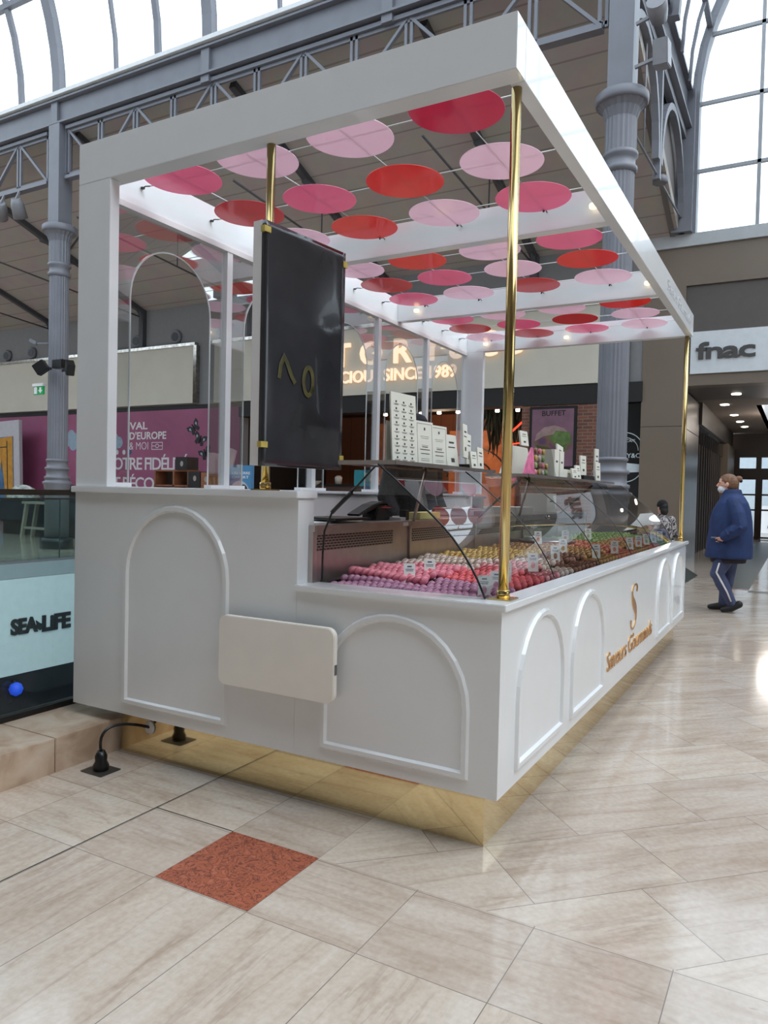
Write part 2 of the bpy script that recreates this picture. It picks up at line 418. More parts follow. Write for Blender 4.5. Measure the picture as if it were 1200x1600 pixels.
# ---- back wall, y = 17
Yw = 17.0
m = MB()
m.box(-40, -3.1, Yw+0.02, Yw+0.4, 3.93, 7.0, 0)
m.box(-40, -14.42, Yw+0.02, Yw+0.4, 0, 3.93, 0)
struct(m.build('wall_back', [BULK]))
BRICK = brick_mat('red_brick', (128, 78, 60), (96, 60, 50), (120, 108, 98), 0.23, 0.075, 0.008, 'xz')
m = MB().box(-5.81, -3.72, Yw-0.05, Yw+0.4, 0, 3.49, 0); struct(m.build('wall_brick', BRICK))
m = MB()
m.box(-3.12, -2.27, Yw, Yw+0.4, 0, 2.945, 0); m.box(-3.12, -2.27, Yw, Yw+0.4, 2.955, 6.74, 0)
m.box(-2.27, 14, Yw, Yw+0.4, 5.92, 6.74, 0); m.box(-2.27, 14, Yw+0.06, Yw+0.4, 4.93, 5.92, 1); m.box(-2.27, 14, Yw, Yw+0.4, 3.80, 4.04, 0)
m.box(-2.27, 14, Yw+0.1, Yw+0.4, 4.04, 4.93, 1)
m.box(-3.12, 14, Yw-0.06, Yw+0.5, 6.74, 7.0, 2)
struct(m.build('wall_right_front', [BROWN, BROWND, mat('ledge_grey', (172, 174, 176), 0.6)]))
m = MB().box(-40, -14.42, Yw, Yw+0.02, 0.0, 3.80, 0).box(-40, -14.42, Yw, Yw+0.02, 3.80, 3.93, 1); struct(m.build('wall_hoarding', [PINKW, DARKI]))  # black strip along the top is a painted shadow on the hoarding
# shop recess
WOOD = stripe_mat('warm_wood_boards', (150, 92, 62), (92, 54, 38), 0, 0.42, 0.03)
m = MB().box(-14.42, -3.7, 21.6, 21.8, 0, 3.9, 0).box(-14.5, -14.42, Yw+0.4, 21.6, 0, 3.9, 1).box(-3.72, -3.64, Yw+0.4, 21.6, 0, 3.9, 1)
m.box(-14.5, -3.64, Yw+0.4, 21.8, 3.9, 4.0, 1).box(-14.42, -3.10, Yw-0.06, Yw+0.42, 3.50, 3.94, 1)
struct(m.build('wall_shop', [WOOD, DARKI]))
# corridor beyond the wide opening
m = MB()
m.box(-2.6, -2.27, Yw+0.4, 20.0, 0, 2.94, 0); m.box(-2.6, -2.27, Yw+0.4, 20.0, 2.955, 3.75, 0)
m.box(-2.5, -2.35, 20.0, 27.0, 0, 2.8, 1); m.box(-2.5, -2.2, 20.0, 29.6, 3.25, 3.8, 2)
for i in range(12): m.box(-2.36, -2.30, 20.0+i*0.55, 20.06+i*0.55, 0, 3.25, 2)
m.box(-2.5, -2.3, 20.0, 27.0, 2.8, 3.25, 1)
m.box(-2.5, -2.15, 27.0, 30, 0, 3.25, 3)
struct(m.build('wall_corridor', [METALB, mat('dark_shop_window', (40, 42, 46), 0.12, var=0.5, scale=1.2), BROWND, mat('beige_pier', (150, 134, 118), 0.5)]))
m = MB().box(-2.6, 14, Yw+0.4, 19.6, 3.8, 3.95, 0).box(-2.6, -1.0, 19.6, 30, 3.8, 3.95, 1).box(0.6, 14, 19.6, 30, 3.8, 3.95, 1).box(-1.0, 0.6, 19.6, 21, 3.8, 3.95, 1).box(-1.0, 0.6, 28, 30, 3.8, 3.95, 1)
m.box(-1.06, -1.0, 21, 28, 3.8, 6.0, 2).box(0.6, 0.66, 21, 28, 3.8, 6, 2).box(-1.06, 0.66, 28, 28.06, 3.8, 6, 2)
struct(m.build('ceiling_corridor', [BROWND, mat('corridor_plaster', (140, 128, 120), 0.8), mat('skylight_shaft', (235, 235, 235), 0.8)]))
m = MB().box(-2.3, 5, 30, 30.3, 2.95, 3.9, 0).box(-2.3, -2.0, 30, 30.3, 0, 2.95, 0).box(-1.45, -1.28, 30, 30.3, 0, 2.95, 0).box(2.5, 5, 30, 30.3, 0, 2.95, 0).box(-2.3, 5, 30.02, 30.3, 2.15, 2.55, 0)
m.box(5, 14, Yw, Yw+0.4, 0, 3.8, 0).box(5, 5.3, Yw+0.4, 30.3, 0, 3.95, 0)
struct(m.build('wall_corridor_end', [mat('dark_brown_frame', (58, 42, 36), 0.4)]))
EXT = mat('daylight_wall_beyond', (180, 190, 196), 0.8)
m = MB().box(-5, 8, 36, 36.2, 0, 6); struct(m.build('wall_beyond', EXT))
m = MB()
m.box(-2.0, -1.45, 30.1, 30.12, 0.1, 2.15, 0).box(-1.28, 2.5, 30.1, 30.12, 0.1, 2.15, 0).box(-2.0, 2.5, 30.1, 30.12, 2.55, 2.95, 0)
d = struct(m.build('door_1', PANE))
m = MB()
for x in (-1.28, -0.9, 0.05): m.box(x-0.05, x+0.05, 30.05, 30.16, 0, 2.15)
for z in (0.05, 1.05, 1.6): m.box(-2.0, 2.5, 30.06, 30.15, z-0.03, z+0.03)
m.build('door_frame', mat('dark_brown_frame', (58, 42, 36)), d)

# ---- unseen sides of the hall, so that light and mirror images are those of a room
m = MB().box(-40, 14, -14.3, -14, 0, 9); struct(m.build('wall_front', mat('hall_plaster', (178, 172, 164), 0.8)))
m = MB().box(-40.3, -40, -14, 17, -0.1, 9); struct(m.build('wall_left', mat('hall_plaster_grey', (140, 138, 134), 0.8)))
m = MB().box(14, 14.3, -14, 17, 0, 2.6).box(14, 14.3, -14, 1, 2.6, 7).box(14, 14.3, 13, 17, 2.6, 7).box(14, 14.3, 1, 13, 6.7, 7); struct(m.build('wall_right', mat('hall_plaster_warm', (138, 130, 122), 0.8)))
m = MB()
for k in range(9): m.box(14.1, 14.2, 1+1.5*k-0.04, 1+1.5*k+0.04, 2.6, 6.7)
m.box(14.1, 14.2, 1, 13, 4.6, 4.68); struct(m.build('window_7', GREY))

# ---- sloping aisle ceilings
TAN = stripe_mat('tan_roof_deck', (178, 170, 164), (148, 140, 134), 1, 0.56, 0.06, 0.7)
def zc(y): return 6.98+(17-y)*(9.12-6.98)/(17-10.85)
m = MB().prism([(10.9, zc(10.9)), (17.3, zc(17.3)), (17.3, zc(17.3)+0.2), (10.9, zc(10.9)+0.2)], (-40, 0, 0), Y_, Z_, X_*37.55)
struct(m.build('ceiling', TAN))
m = MB().prism([(-1.4, 9.12), (-14, 7.0), (-14, 7.2), (-1.4, 9.32)], (-40, 0, 0), Y_, Z_, X_*48.5)  # unseen front ceiling, extended over the crossing to cut light from behind
struct(m.build('ceiling_front_light_block', TAN))
m = MB().prism([(8.4, 9.12), (14, 7.0), (14, 7.2), (8.4, 9.32)], (0, -14, 0), X_, Z_, Y_*31)
struct(m.build('ceiling_side', TAN))
m = MB()
for x in (-5.6, -9.6, -14.0, -18.4, -22.8):
    m.bar((x, 17.0, zc(17)-0.07), (x, 10.95, zc(10.95)-0.07), 0.14, 0.14)
for x in (-16.2, -20.6):
    m.tube([(x-2.0, 14.0, zc(14)-0.1), (x+2.2, 12.2, zc(12.2)-0.1)], 0.03, 6)
struct(m.build('trim_2', GREYD))
m = MB()
for x in (-5.6, -9.6, -14.0, -18.4, -22.8):
    pts = [(x, 16.9-3.6*(1-math.cos(a)), 6.6+1.5*math.sin(a)) for a in [PI/2*k/10 for k in range(11)]]
    m.tube([(x, 16.95, 5.9)]+pts, 0.075, 8)
    pts2 = [(x, 16.9-2.9*(1-math.cos(a)), 6.5+1.25*math.sin(a)) for a in [PI/2*k/10 for k in range(11)]]
    m.tube(pts2, 0.035, 6)
    m.tube([(x, 16.9, 6.75), (x, 11.0, 7.25)], 0.022, 6)
    m.tube([(x, 14.0, 7.0), (x, 14.0, zc(14)-0.1)], 0.016, 6)
    m.box(x-0.09, x+0.09, 16.86, 17.02, 5.82, 7.0)
struct(m.build('trim_3', GREYD))

m = MB().prism([(10.95, zc(10.95)-0.02), (17.0, zc(17.0)-0.02), (17.0, 9.6), (10.95, 9.6)], (-2.62, 0, 0), Y_, Z_, X_*0.1); struct(m.build('wall_gable', mat('gable_taupe', (112, 106, 104), 0.7)))
# ---- nave: ridge beams, ribs and glazing
Rv = 6.0; yv, zv = 4.75, 9.75
def vp(t, r=Rv): return yv+r*math.cos(t), zv+r*math.sin(t)
m = MB()
for yy in (10.75, -1.25):
    s = 1 if yy > 0 else -1
    m.box(-40, -2.4, yy-0.06, yy+0.06, 9.17, 9.66, 0); m.box(-40, -2.4, yy-0.17, yy+0.17, 9.13, 9.17, 0); m.box(-40, -2.4, yy-0.17, yy+0.17, 9.62, 9.66, 0)
    m.box(-40, -2.4, yy-0.22, yy+0.12, 9.70, 9.78, 1)
for x in (-2.4,  8.4):
    m.box(x-0.06, x+0.06, 10.75, 17, 9.17, 9.95, 0); m.box(x-0.17, x+0.17, 10.75, 17, 9.13, 9.17, 0); m.box(x-0.17, x+0.17, 10.75, 17, 9.91, 9.95, 0); m.box(x-0.18, x+0.22 if x < 0 else x+0.18, 16.75, 17.0, 7.0, 9.95, 0)
struct(m.build('trim_4', [GREY, mat('ledge_white', (214, 214, 214), 0.5)]))
m = MB()
for x in (-2.4, -6.1, -10.0, -14.3, -18.4, -22.6):
    pts = [(x,)+vp(PI*k/36) for k in range(37)]
    for a, b in zip(pts[:-1], pts[1:]): m.bar(a, b, 0.16, 0.24, 0, up=(1, 0, 0))
    m.box(x-0.1, x+0.1, 10.62, 10.84, 9.0, 9.85)
for t in (0.36, 0.72, 1.08, PI/2, PI-1.08, PI-0.72, PI-0.36):
    y, z = vp(t); m.bar((-26, y, z), (-2.4, y, z), 0.12, 0.12)
for x0, x1 in ((-6.1, -2.4), (-10.0, -6.1), (-14.3, -10.0), (-18.4, -14.3), (-22.6, -18.4)):
    for k in (1, 2):
        x = x0+(x1-x0)*k/3+(0.35 if k == 1 else 0.1)
        pts = [(x,)+vp(PI*j/24) for j in range(25)]
        for a, b in zip(pts[:-1], pts[1:]): m.bar(a, b, 0.06 if k == 1 else 0.13, 0.08)
struct(m.build('window_2', GREY))
m = MB()
for a, b in zip(range(24), range(1, 25)):
    y0, z0 = vp(PI*a/24, Rv+0.05); y1, z1 = vp(PI*b/24, Rv+0.05)
    m.add([(-26, y0, z0), (-2.4, y0, z0), (-2.4, y1, z1), (-26, y1, z1)], [(0, 1, 2, 3)])
struct(m.build('window_3', PANE, fix=False))
# arched end window above the wide opening, and the roof over the crossing
xc, Ra = 3.0, 5.2
m = MB()
arc = [(xc-Ra*math.cos(PI*k/28), 9.7+Ra*math.sin(PI*k/28)) for k in range(29)]
line = [(xc-Ra, 7.0)]+arc+[(xc+Ra, 7.0)]
for a, b in zip(line[:-1], line[1:]): m.bar((a[0], 17.1, a[1]), (b[0], 17.1, b[1]), 0.35, 0.16, 1, up=(0, 0, 1) if abs(a[0]-b[0]) > abs(a[1]-b[1]) else (1, 0, 0))
for k in range(-5, 6):
    x = -0.965+1.17*(k+1); 
    dx = x-xc
    if abs(dx) < Ra-0.1: m.box(x-0.035, x+0.035, 17.05, 17.12, 7.0, 9.7+math.sqrt(Ra*Ra-dx*dx))
for z in (8.32, 9.72, 11.12, 12.5, 13.8):
    w = Ra if z < 9.7 else math.sqrt(max(0, Ra*Ra-(z-9.7)**2)); m.box(xc-w, xc+w, 17.05, 17.12, z-0.035, z+0.035)
struct(m.build('window_1', [mat('glazing_bar_grey', (150, 152, 156), 0.5), GREY]))
m = MB(); poly = line; m.add([(x, 17.15, z) for x, z in poly], [tuple(range(len(poly)))]); struct(m.build('window_4', PANE, fix=False))
m = MB()
for y in (10.75, 13.8):
    for a, b in zip(arc[:-1], arc[1:]): m.bar((a[0], y, a[1]), (b[0], y, b[1]), 0.2, 0.2)
for t in (0.3, 0.6, 0.95, 1.3, PI-1.3, PI-0.95, PI-0.6, PI-0.3):
    x, z = xc-Ra*math.cos(t), 9.7+Ra*math.sin(t); m.bar((x, 10.75, z), (x, 17.1, z), 0.1, 0.1)
for y in (11.8, 12.8, 14.9, 16.0):
    for a, b in zip(arc[:-1], arc[1:]): m.bar((a[0], y, a[1]), (b[0], y, b[1]), 0.06, 0.06)
struct(m.build('window_5', GREY))
m = MB()
for a, b in zip(arc[:-1], arc[1:]): m.add([(a[0], 10.75, a[1]+0.05), (a[0], 17.1, a[1]+0.05), (b[0], 17.1, b[1]+0.05), (b[0], 10.75, b[1]+0.05)], [(0, 1, 2, 3)])
struct(m.build('window_6', PANE, fix=False))

# ---- lattice girder under the ridge beam
def girder(name, label, p0, p1, dirv, z0, z1, step, nrm):
    g = thing(name, label, 'girder', p0)
    p0, p1 = Vector(p0), Vector(p1); L = (p1-p0).length; d = Vector(dirv)
    mb = MB()
    for z in (z0, z1):
        mb.bar(p0+Z_*(z-p0.z), p1+Z_*(z-p1.z), 0.16, 0.07)
        mb.bar(p0+Z_*(z-p0.z+(0.05 if z == z0 else -0.05)), p1+Z_*(z-p1.z+(0.05 if z == z0 else -0.05)), 0.05, 0.1)
    mb.build('chord', GREY, g)
    mb = MB(); n = int(round(L/step)); st = L/n
    for k in range(n+1):
        q = p0+d*st*k; mb = MB()
        for e in (-0.05, 0.05): mb.bar(q+d*e+Z_*(z0-p0.z), q+d*e+Z_*(z1-p0.z), 0.05, 0.05)
        mb.bar(q-d*0.06+Z_*(z0-p0.z+0.06), q+d*0.06+Z_*(z0-p0.z+0.06), 0.05, 0.05); mb.build('upright', GREY, g)
    mb = MB()
    for k in range(n):
        a, b = p0+d*st*k, p0+d*st*(k+1)
        if k % 2: a, b = b, a
        mb.bar(a+Z_*(z1-p0.z), b+Z_*(z0-p0.z), 0.07, 0.05)
    mb.build('diagonal', GREY, g); return g
girder('lattice_girder', 'grey iron lattice girder spanning between the two fluted columns', (-14.0, 10.75, 8.0), (-2.65, 10.75, 8.0), X_, 8.0, 9.05, 1.03, Y_)
girder('lattice_girder', 'grey iron lattice girder left of the leftmost fluted column', (-26.0, 10.75, 8.0), (-14.6, 10.75, 8.0), X_, 8.0, 9.05, 1.03, Y_)
g = thing('arched_girder', 'grey arched iron girder running back beside the tall end window', 'girder', (-2.4, 10.95, 7.0))
mb = MB().bar((-2.4, 10.95, 9.0), (-2.4, 17, 9.0), 0.12, 0.14); mb.build('chord', GREY, g)
for y0, y1 in ((11.0, 13.7), (14.0, 16.8)):
    pts = [(y0+(y1-y0)*0.5*(1-math.cos(PI*k/16)), 7.3+1.55*math.sin(PI*k/16)) for k in range(17)]
    mb = MB()
    for a, b in zip(pts[:-1], pts[1:]): mb.bar((-2.4, a[0], a[1]), (-2.4, b[0], b[1]), 0.12, 0.12, 0, up=(1, 0, 0))
    mb.build('arch', GREY, g)
for y in (13.85, 16.9): MB().box(-2.46, -2.34, y-0.06, y+0.06, 7.0, 9.0).build('post', GREY, g)
mb = MB().tube([(-2.4, 11.2, 6.9), (-2.4, 14.2, 7.12), (-2.4, 16.9, 7.3)], 0.022, 6).tube([(-2.4, 12.6, 7.0), (-2.4, 12.6, 8.7)], 0.015, 6)
mb.lathe([(0.13, -0.06), (0.13, 0.06)], (-2.4, 14.2, 7.12), 6)
mb.build('tie_rod', GREY, g)

# ---- fluted columns
def column(label, x, y, plinth):
    c = thing('fluted_column', label, 'column', (x, y, 0), 'fluted iron columns')
    P = lambda pr, n=32, fl=0: MB().lathe(pr, (x, y, 0), n, 0, fl)
    P([(0.34, 0.0), (0.34, 0.22), (0.30, 0.24)], 8).build('base', mat('black_plinth', (38, 40, 44), 0.3), c)
    P([(0.25, 0.24), (0.25, 1.30), (0.265, 1.32), (0.265, 1.38), (0.30, 1.42), (0.30, 1.46), (0.25, 1.48), (0.25, 1.52), (0.265, 1.53), (0.265, 1.57), (0.225, 1.59), (0.225, 1.72), (0.255, 1.73), (0.255, 1.77), (0.215, 1.79), (0.215, 1.90), (0.235, 1.91), (0.235, 1.94), (0.212, 1.96)]).build('pedestal', GREY, c)
    P([(0.212, 1.96), (0.2, 5.9)], 48, 0.05).build('shaft', GREY, c)
    P([(0.2, 5.9), (0.235, 5.93), (0.235, 5.98), (0.205, 6.01), (0.205, 6.1), (0.24, 6.13), (0.24, 6.18), (0.215, 6.2)]).build('neck', GREY, c)
    P([(0.215, 6.2), (0.215, 6.65), (0.26, 6.78), (0.33, 6.85)], 40, 0.06).build('capital', GREY, c)
    P([(0.345, 6.85), (0.36, 6.88), (0.36, 6.97), (0.33, 7.0)]).build('abacus', GREY, c)
    MB().box(x-0.17, x+0.17, y-0.17, y+0.17, 7.0, 9.14).build('upper_shaft', GREY, c)
    return c
column('grey fluted iron column with black lamps, left of the kiosk', -14.24, 10.75, 1)
column('grey fluted iron column behind the kiosk canopy, beside the brick pier', -2.36, 10.75, 1)

# ================================================================== THE HALL'S THINGS
# cream fascia boards
LETTER = mat('lit_letter', (255, 222, 190), 0.5, emit=0.75, var=0)
SATIN = mat('letter_dark', (70, 66, 64), 0.4)
def board(label, x0, x1, z0, z1, edge=True):
    t = thing('fascia_board', label, 'sign board', (x0, Yw, z0))
    MB().box(x0, x1, Yw-0.10, Yw+0.02, z0, z1).build('panel', CREAM, t)
    if edge:
        m_ = MB().box(x0-0.05, x1+0.05, Yw-0.14, Yw+0.02, z1, z1+0.09).box(x1, x1+0.12, Yw-0.14, Yw+0.02, z0, z1)
        m_.build('chrome_edge', CHROME, t)
    return t
board('blank cream fascia board above the plum hoarding, by the left column', -26, -16.15, 3.97, 5.70)
t = board('long cream fascia board with warm lit letters above the dark shop', -15.35, -3.5, 3.95, 5.70)
for ch, xc_, w_ in zip('FACTORY&CO', (-13.3, -12.45, -11.6, -10.78, -9.9, -8.96, -8.13, -7.35, -6.68, -5.98), (0.44, 0.62, 0.62, 0.5, 0.66, 0.52, 0.56, 0.62, 0.54, 0.58)):
    lettering(ch, 'large_letter', LETTER, t, (xc_-w_/2, Yw-0.16, 4.70), X_, Z_, w_, 0.62, 0.06, 0.02)
lettering('DELICIOUS SINCE 1989', 'small_lettering', LETTER, t, (-11.65, Yw-0.15, 4.26), X_, Z_, 4.18, 0.32, 0.05, 0.012, split=True)

# sign of the wide opening
t = thing('fascia_sign', 'white fascia sign with dark grey lowercase letters above the wide opening', 'sign', (-2.1, Yw, 4.04))
MB().box(-2.14, 6, Yw-0.05, Yw+0.06, 4.04, 4.92).build('panel', mat('sign_white', (206, 210, 214), 0.4), t)
lettering('fnac', 'lettering', SATIN, t, (-2.03, Yw-0.05, 4.33), X_, Z_, 1.13, 0.36, 0.04, 0.02, space=0.9, split=True)

# plum hoarding graphics
WHT = mat('white_vinyl', (222, 218, 220), 0.5)
yh = Yw-0.002
def wall_text(body, x0, z0, w, h, off=0.0, label=None, sp=1.0):
    o = thing('wall_lettering', label, 'lettering', (x0, yh, z0), 'words on the plum hoarding')
    lettering(body, 'lettering', WHT, o, (x0, yh, z0), X_, Z_, w, h, 0.006, off, space=sp, split=True)
wall_text('VAL', -18.98, 3.22, 0.80, 0.24, 0.02, 'white bold word VAL, topmost line on the plum hoarding')
wall_text("D'EUROPE", -18.98, 2.90, 1.62, 0.25, 0.02, "white bold word D'EUROPE on the plum hoarding")
wall_text('& MOI', -18.98, 2.58, 0.84, 0.24, -0.012, 'thin white words & MOI on the plum hoarding')
wall_text('ICI VOTRE FIDÉLITÉ', -20.7, 1.93, 4.3, 0.50, 0.012, 'large white line VOTRE FIDÉLITÉ on the plum hoarding', 0.85)
wall_text('EST RÉCOMPENSÉE', -20.2, 1.30, 4.5, 0.50, 0.012, 'large white line RÉCOMPENSÉE behind the wooden shelves', 0.85)
m_ = MB()
for a in (((-17.98, 2.58), (-17.98, 2.80), (-17.52, 2.80), (-17.52, 2.58), (-17.98, 2.58)),):
    m_.strip(a[:-1], (0, yh, 0), X_, Z_, -Y_*0.006, 0.022, closed=True)
m_.bar((-17.98, yh-0.003, 2.69), (-17.84, yh-0.003, 2.69), 0.006, 0.02).bar((-17.66, yh-0.003, 2.69), (-17.52, yh-0.003, 2.69), 0.006, 0.02)
m_.strip([(-17.75+0.07*math.cos(2*PI*k/10), 2.69+0.06*math.sin(2*PI*k/10)) for k in range(10)], (0, yh, 0), X_, Z_, -Y_*0.006, 0.02, closed=True)
tag(m_.build('ticket_emblem', WHT), 'white outlined ticket emblem after the words & MOI', 'emblem')
for x, lab, c in ((-19.5, 'small white round badge above the hoarding text, left one', WHT), (-19.18, 'small white round badge above the hoarding text, right one', WHT), (-18.9, 'small blue badge above the large hoarding text', mat('badge_blue', (60, 80, 130)))):
    poly = [(0.07*math.cos(2*PI*k/16), 0.08*math.sin(2*PI*k/16)) for k in range(16)]
    tag(MB().prism(poly, (x-0.05, yh, 2.50), X_, Z_, -Y_*0.006).build('badge', c), lab, 'badge')
CLOUD = mat('cloud_blue', (150, 170, 188), 0.6, var=0.1)
for x, z, lab in ((-21.75, 2.95, 'pale blue painted cloud beside the left column'), (-19.75, 2.9, 'pale blue painted cloud left of the word VAL')):
    m_ = MB()
    for i, (dx, dz, r) in enumerate(((0, 0, 0.27), (-0.28, -0.06, 0.2), (0.27, -0.08, 0.19), (0.05, -0.18, 0.2), (-0.05, 0.15, 0.18))):
        m_.prism([(dx+r*math.cos(2*PI*k/14), dz+r*math.sin(2*PI*k/14)) for k in range(14)], (x, yh-0.0006*i, z), X_, Z_, -Y_*0.004)
    tag(m_.build('cloud_decal', CLOUD), lab, 'decal')
for x, z, a, lab in ((-16.2, 3.22, 0.7, 'topmost black and white butterfly on the plum hoarding'), (-15.95, 2.86, -0.4, 'middle black and white butterfly on the plum hoarding'), (-15.72, 2.45, 0.5, 'lowest black and white butterfly on the plum hoarding')):
    t = thing('butterfly_decal', lab, 'butterfly', (x, yh, z), 'butterflies on the plum hoarding')
    u = Vector((math.cos(a), 0, math.sin(a))); v = Vector((-math.sin(a), 0, math.cos(a)))
    for s in (-1, 1):
        poly = [(0, 0), (0.10*s, 0.15), (0.24*s, 0.20), (0.25*s, 0.06), (0.16*s, -0.02), (0.18*s, -0.14), (0.08*s, -0.18)]
        MB().prism(poly, (x, yh, z), u, v, -Y_*0.006).build('wing', mat('butterfly_black', (24, 24, 30)), t)
        MB().prism([(p*0.55+0.05*s, q*0.5+0.01) for p, q in poly[1:6]], (x, yh-0.006, z), u, v, -Y_*0.004).build('wing_patch', mat('butterfly_grey', (150, 160, 172)), t)
    MB().bar(Vector((x, yh-0.012, z))-v*0.12, Vector((x, yh-0.012, z))+v*0.13, 0.03, 0.02).build('body', BLACK, t)

# air nozzles in the grey bulkhead
AIR = []
for x, lab in ((-25.3, 'leftmost round grey air nozzle in the bulkhead, at the picture edge'), (-23.9, 'round grey air nozzle in the bulkhead just left of the left column'), (-18.68, 'round grey air nozzle above the blank cream board, left one of its pair'), (-16.98, 'round grey air nozzle above the blank cream board, right one of its pair'), (-15.15, 'round grey air nozzle above the gap between the cream boards'), (-9.95, 'round grey air nozzle above the lit letters')):
    t = thing('air_nozzle', lab, 'vent', (x, Yw, 6.03), 'round air nozzles')
    rot = Matrix.Translation((x, Yw+0.02, 6.03)) @ Matrix.Rotation(PI/2, 4, 'X')
    MB().merge(MB().lathe([(0.21, 0), (0.21, 0.06), (0.18, 0.12), (0.14, 0.1)], n=20), rot).build('ring', GREY, t)
    MB().merge(MB().lathe([(0.135, 0.0), (0.135, 0.115)], n=20), rot).build('throat', BLACK, t)

# brick pier poster
t = thing('wall_poster', 'dark framed food poster on the brick pier', 'poster', (-5.0, Yw-0.05, 2.1))
MB().box(-5.6, -4.5, Yw-0.10, Yw-0.05, 2.02, 3.46).build('frame', BLACK, t)
POST = cloud_mat('poster_print', [(0.25, (70, 62, 84)), (0.42, (112, 70, 92)), (0.52, (108, 96, 62)), (0.62, (62, 96, 48)), (0.8, (120, 60, 70))], 2.2, 0.3, 1.5)
MB().box(-5.54, -4.56, Yw-0.105, Yw-0.10, 2.08, 3.40).build('print', mat('poster_mauve', (120, 88, 104), 0.3, var=0.15, scale=3), t)
MB().prism([(-0.42, 0), (0.42, 0), (0.40, 0.18), (0.28, 0.33), (0.05, 0.40), (-0.2, 0.36), (-0.38, 0.2)], (-5.05, Yw-0.105, 2.62), X_, Z_, -Y_*0.002).build('round_bun', mat('bun_beige', (150, 124, 122), 0.4, var=0.15, scale=8), t)
MB().prism([(-0.45, 0.02), (-0.3, -0.2), (0.1, -0.3), (0.45, -0.12), (0.44, 0.1), (0.1, 0.2), (-0.2, 0.16)], (-5.05, Yw-0.107, 2.62), X_, Z_, -Y_*0.002).build('filling', POST, t)
MB().prism([(-0.25, 0.0), (0.0, -0.18), (0.26, -0.05), (0.22, 0.16), (-0.1, 0.2)], (-4.86, Yw-0.109, 2.70), X_, Z_, -Y_*0.002).build('green_leaf', mat('leaf_green', (86, 110, 56), 0.5, var=0.3, scale=8), t)
lettering('BUFFET', 'lettering', BLACK, t, (-5.3, Yw-0.105, 3.24), X_, Z_, 0.55, 0.12, 0.003, 0.01)
# dark shop front with round emblem
t = thing('corner_shop', 'dark glazed shop front with a white round emblem beside the taupe pillar', 'shop', (-3.4, Yw, 0))
MB().box(-3.72, -3.12, Yw+0.1, Yw+0.14, 0, 3.6).build('glazing', mat('black_glass', (20, 22, 24), 0.1), t)
MB().box(-3.72, -3.66, Yw+0.04, Yw+0.12, 0, 3.6).build('frame', BLACK, t)
EMB = mat('emblem_white', (196, 206, 210), 0.5)
m_ = MB()
for r, w in ((0.40, 0.02), (0.29, 0.014)): m_.strip([(r*math.cos(PI*k/20), r*math.sin(PI*k/20)) for k in range(21)], (-3.46, Yw+0.1, 2.44), X_, Z_, -Y_*0.005, w)
m_.strip([(0.42*math.cos(-PI*k/20), 0.42*math.sin(-PI*k/20)) for k in range(21)], (-3.46, Yw+0.1, 2.16), X_, Z_, -Y_*0.005, 0.02)
m_.prism([(-0.38, 0), (0.38, 0.04), (0.40, 0.2), (0, 0.24), (-0.40, 0.16)], (-3.46, Yw+0.1, 1.93), X_, Z_, -Y_*0.004)
m_.build('emblem', EMB, t)
lettering('FACTORY&CO', 'lettering', EMB, t, (-3.98, Yw+0.095, 2.28), X_, Z_, 0.98, 0.10, 0.005, 0.01)
lettering('BAKERY CAFE', 'small_lettering', EMB, t, (-3.74, Yw+0.095, 2.63), X_, Z_, 0.5, 0.06, 0.005, 0.0)

# inside the shop
ORANGE = cloud_mat('orange_menu_wall', [(0.3, (150, 78, 40)), (0.7, (196, 112, 60))], 3, 0.6, 0.4, 0.25)
t = thing('menu_wall', 'orange lit menu wall reading SHOP inside the dark shop', 'sign', (-11.2, 20.5, 0))
MB().box(-11.75, -10.3, 20.5, 20.6, 0.6, 3.55).build('panel', ORANGE, t)
lettering('SHOP', 'lettering', BLACK, t, (-11.45, 20.5, 3.2), X_, Z_, 0.7, 0.22, 0.01, 0.02)
MB().box(-11.2, -10.5, 20.48, 20.5, 1.4, 2.7).build('menu_panel', mat('menu_orange', (214, 120, 60), 0.6, emit=0.3), t)
m_ = MB()
for i in range(5):
    for j in range(2): m_.box(-11.1+0.34*j, -10.9+0.34*j, 20.46, 20.48, 1.5+0.23*i, 1.56+0.23*i)
m_.build('menu_lines', BLACK, t)
t = thing('arched_wood_screen', 'lit wooden arch screen inside the shop behind the vendor', 'screen', (-8.9, 20.8, 0))
MB().box(-9.4, -7.3, 20.8, 20.9, 0.3, 3.3).build('panel', ORANGE, t)
m_ = MB()
for r in (0.5, 0.95): m_.strip([(r*math.cos(PI*k/14), r*math.sin(PI*k/14)*0.9) for k in range(15)], (-8.5, 20.8, 1.9), X_, Z_, -Y_*0.02, 0.05)
m_.build('arch_bar', BLACK, t)
for k, (x, y, zz) in enumerate(((-9.6, 19, 0.3), (-6.9, 18.6, 0.3))):
    pass
t = thing('hanging_foliage', 'dark trailing foliage hanging from the shop ceiling', 'plant', (-6.6, 19, 3.8))
m_ = MB()
for k in range(70):
    x = random.uniform(-7.6, -5.9); y = random.uniform(18.8, 19.4); L = random.uniform(0.5, 1.5)
    m_.tube([(x, y, 3.9), (x+random.uniform(-.1, .1), y, 3.9-L*0.5), (x+random.uniform(-.15, .15), y, 3.9-L)], [0.03, 0.045, 0.01], 5)
m_.build('strands', mat('dark_foliage', (40, 44, 30), 0.8), t)
t = thing('neon_arrow', 'glowing red neon light by the brick pier', 'light', (-6.1, 17.5, 2.5))
m_ = MB()
for k in range(4): m_.tube([(-6.25, 17.4, 2.15+k*0.16), (-5.86, 17.4, 2.2+k*0.16)], 0.016, 6)
m_.tube([(-6.2, 17.4, 2.95), (-5.86, 17.4, 3.25)], 0.02, 6)
m_.build('tube', mat('neon_red', (255, 50, 30), 0.5, emit=4, var=0), t)
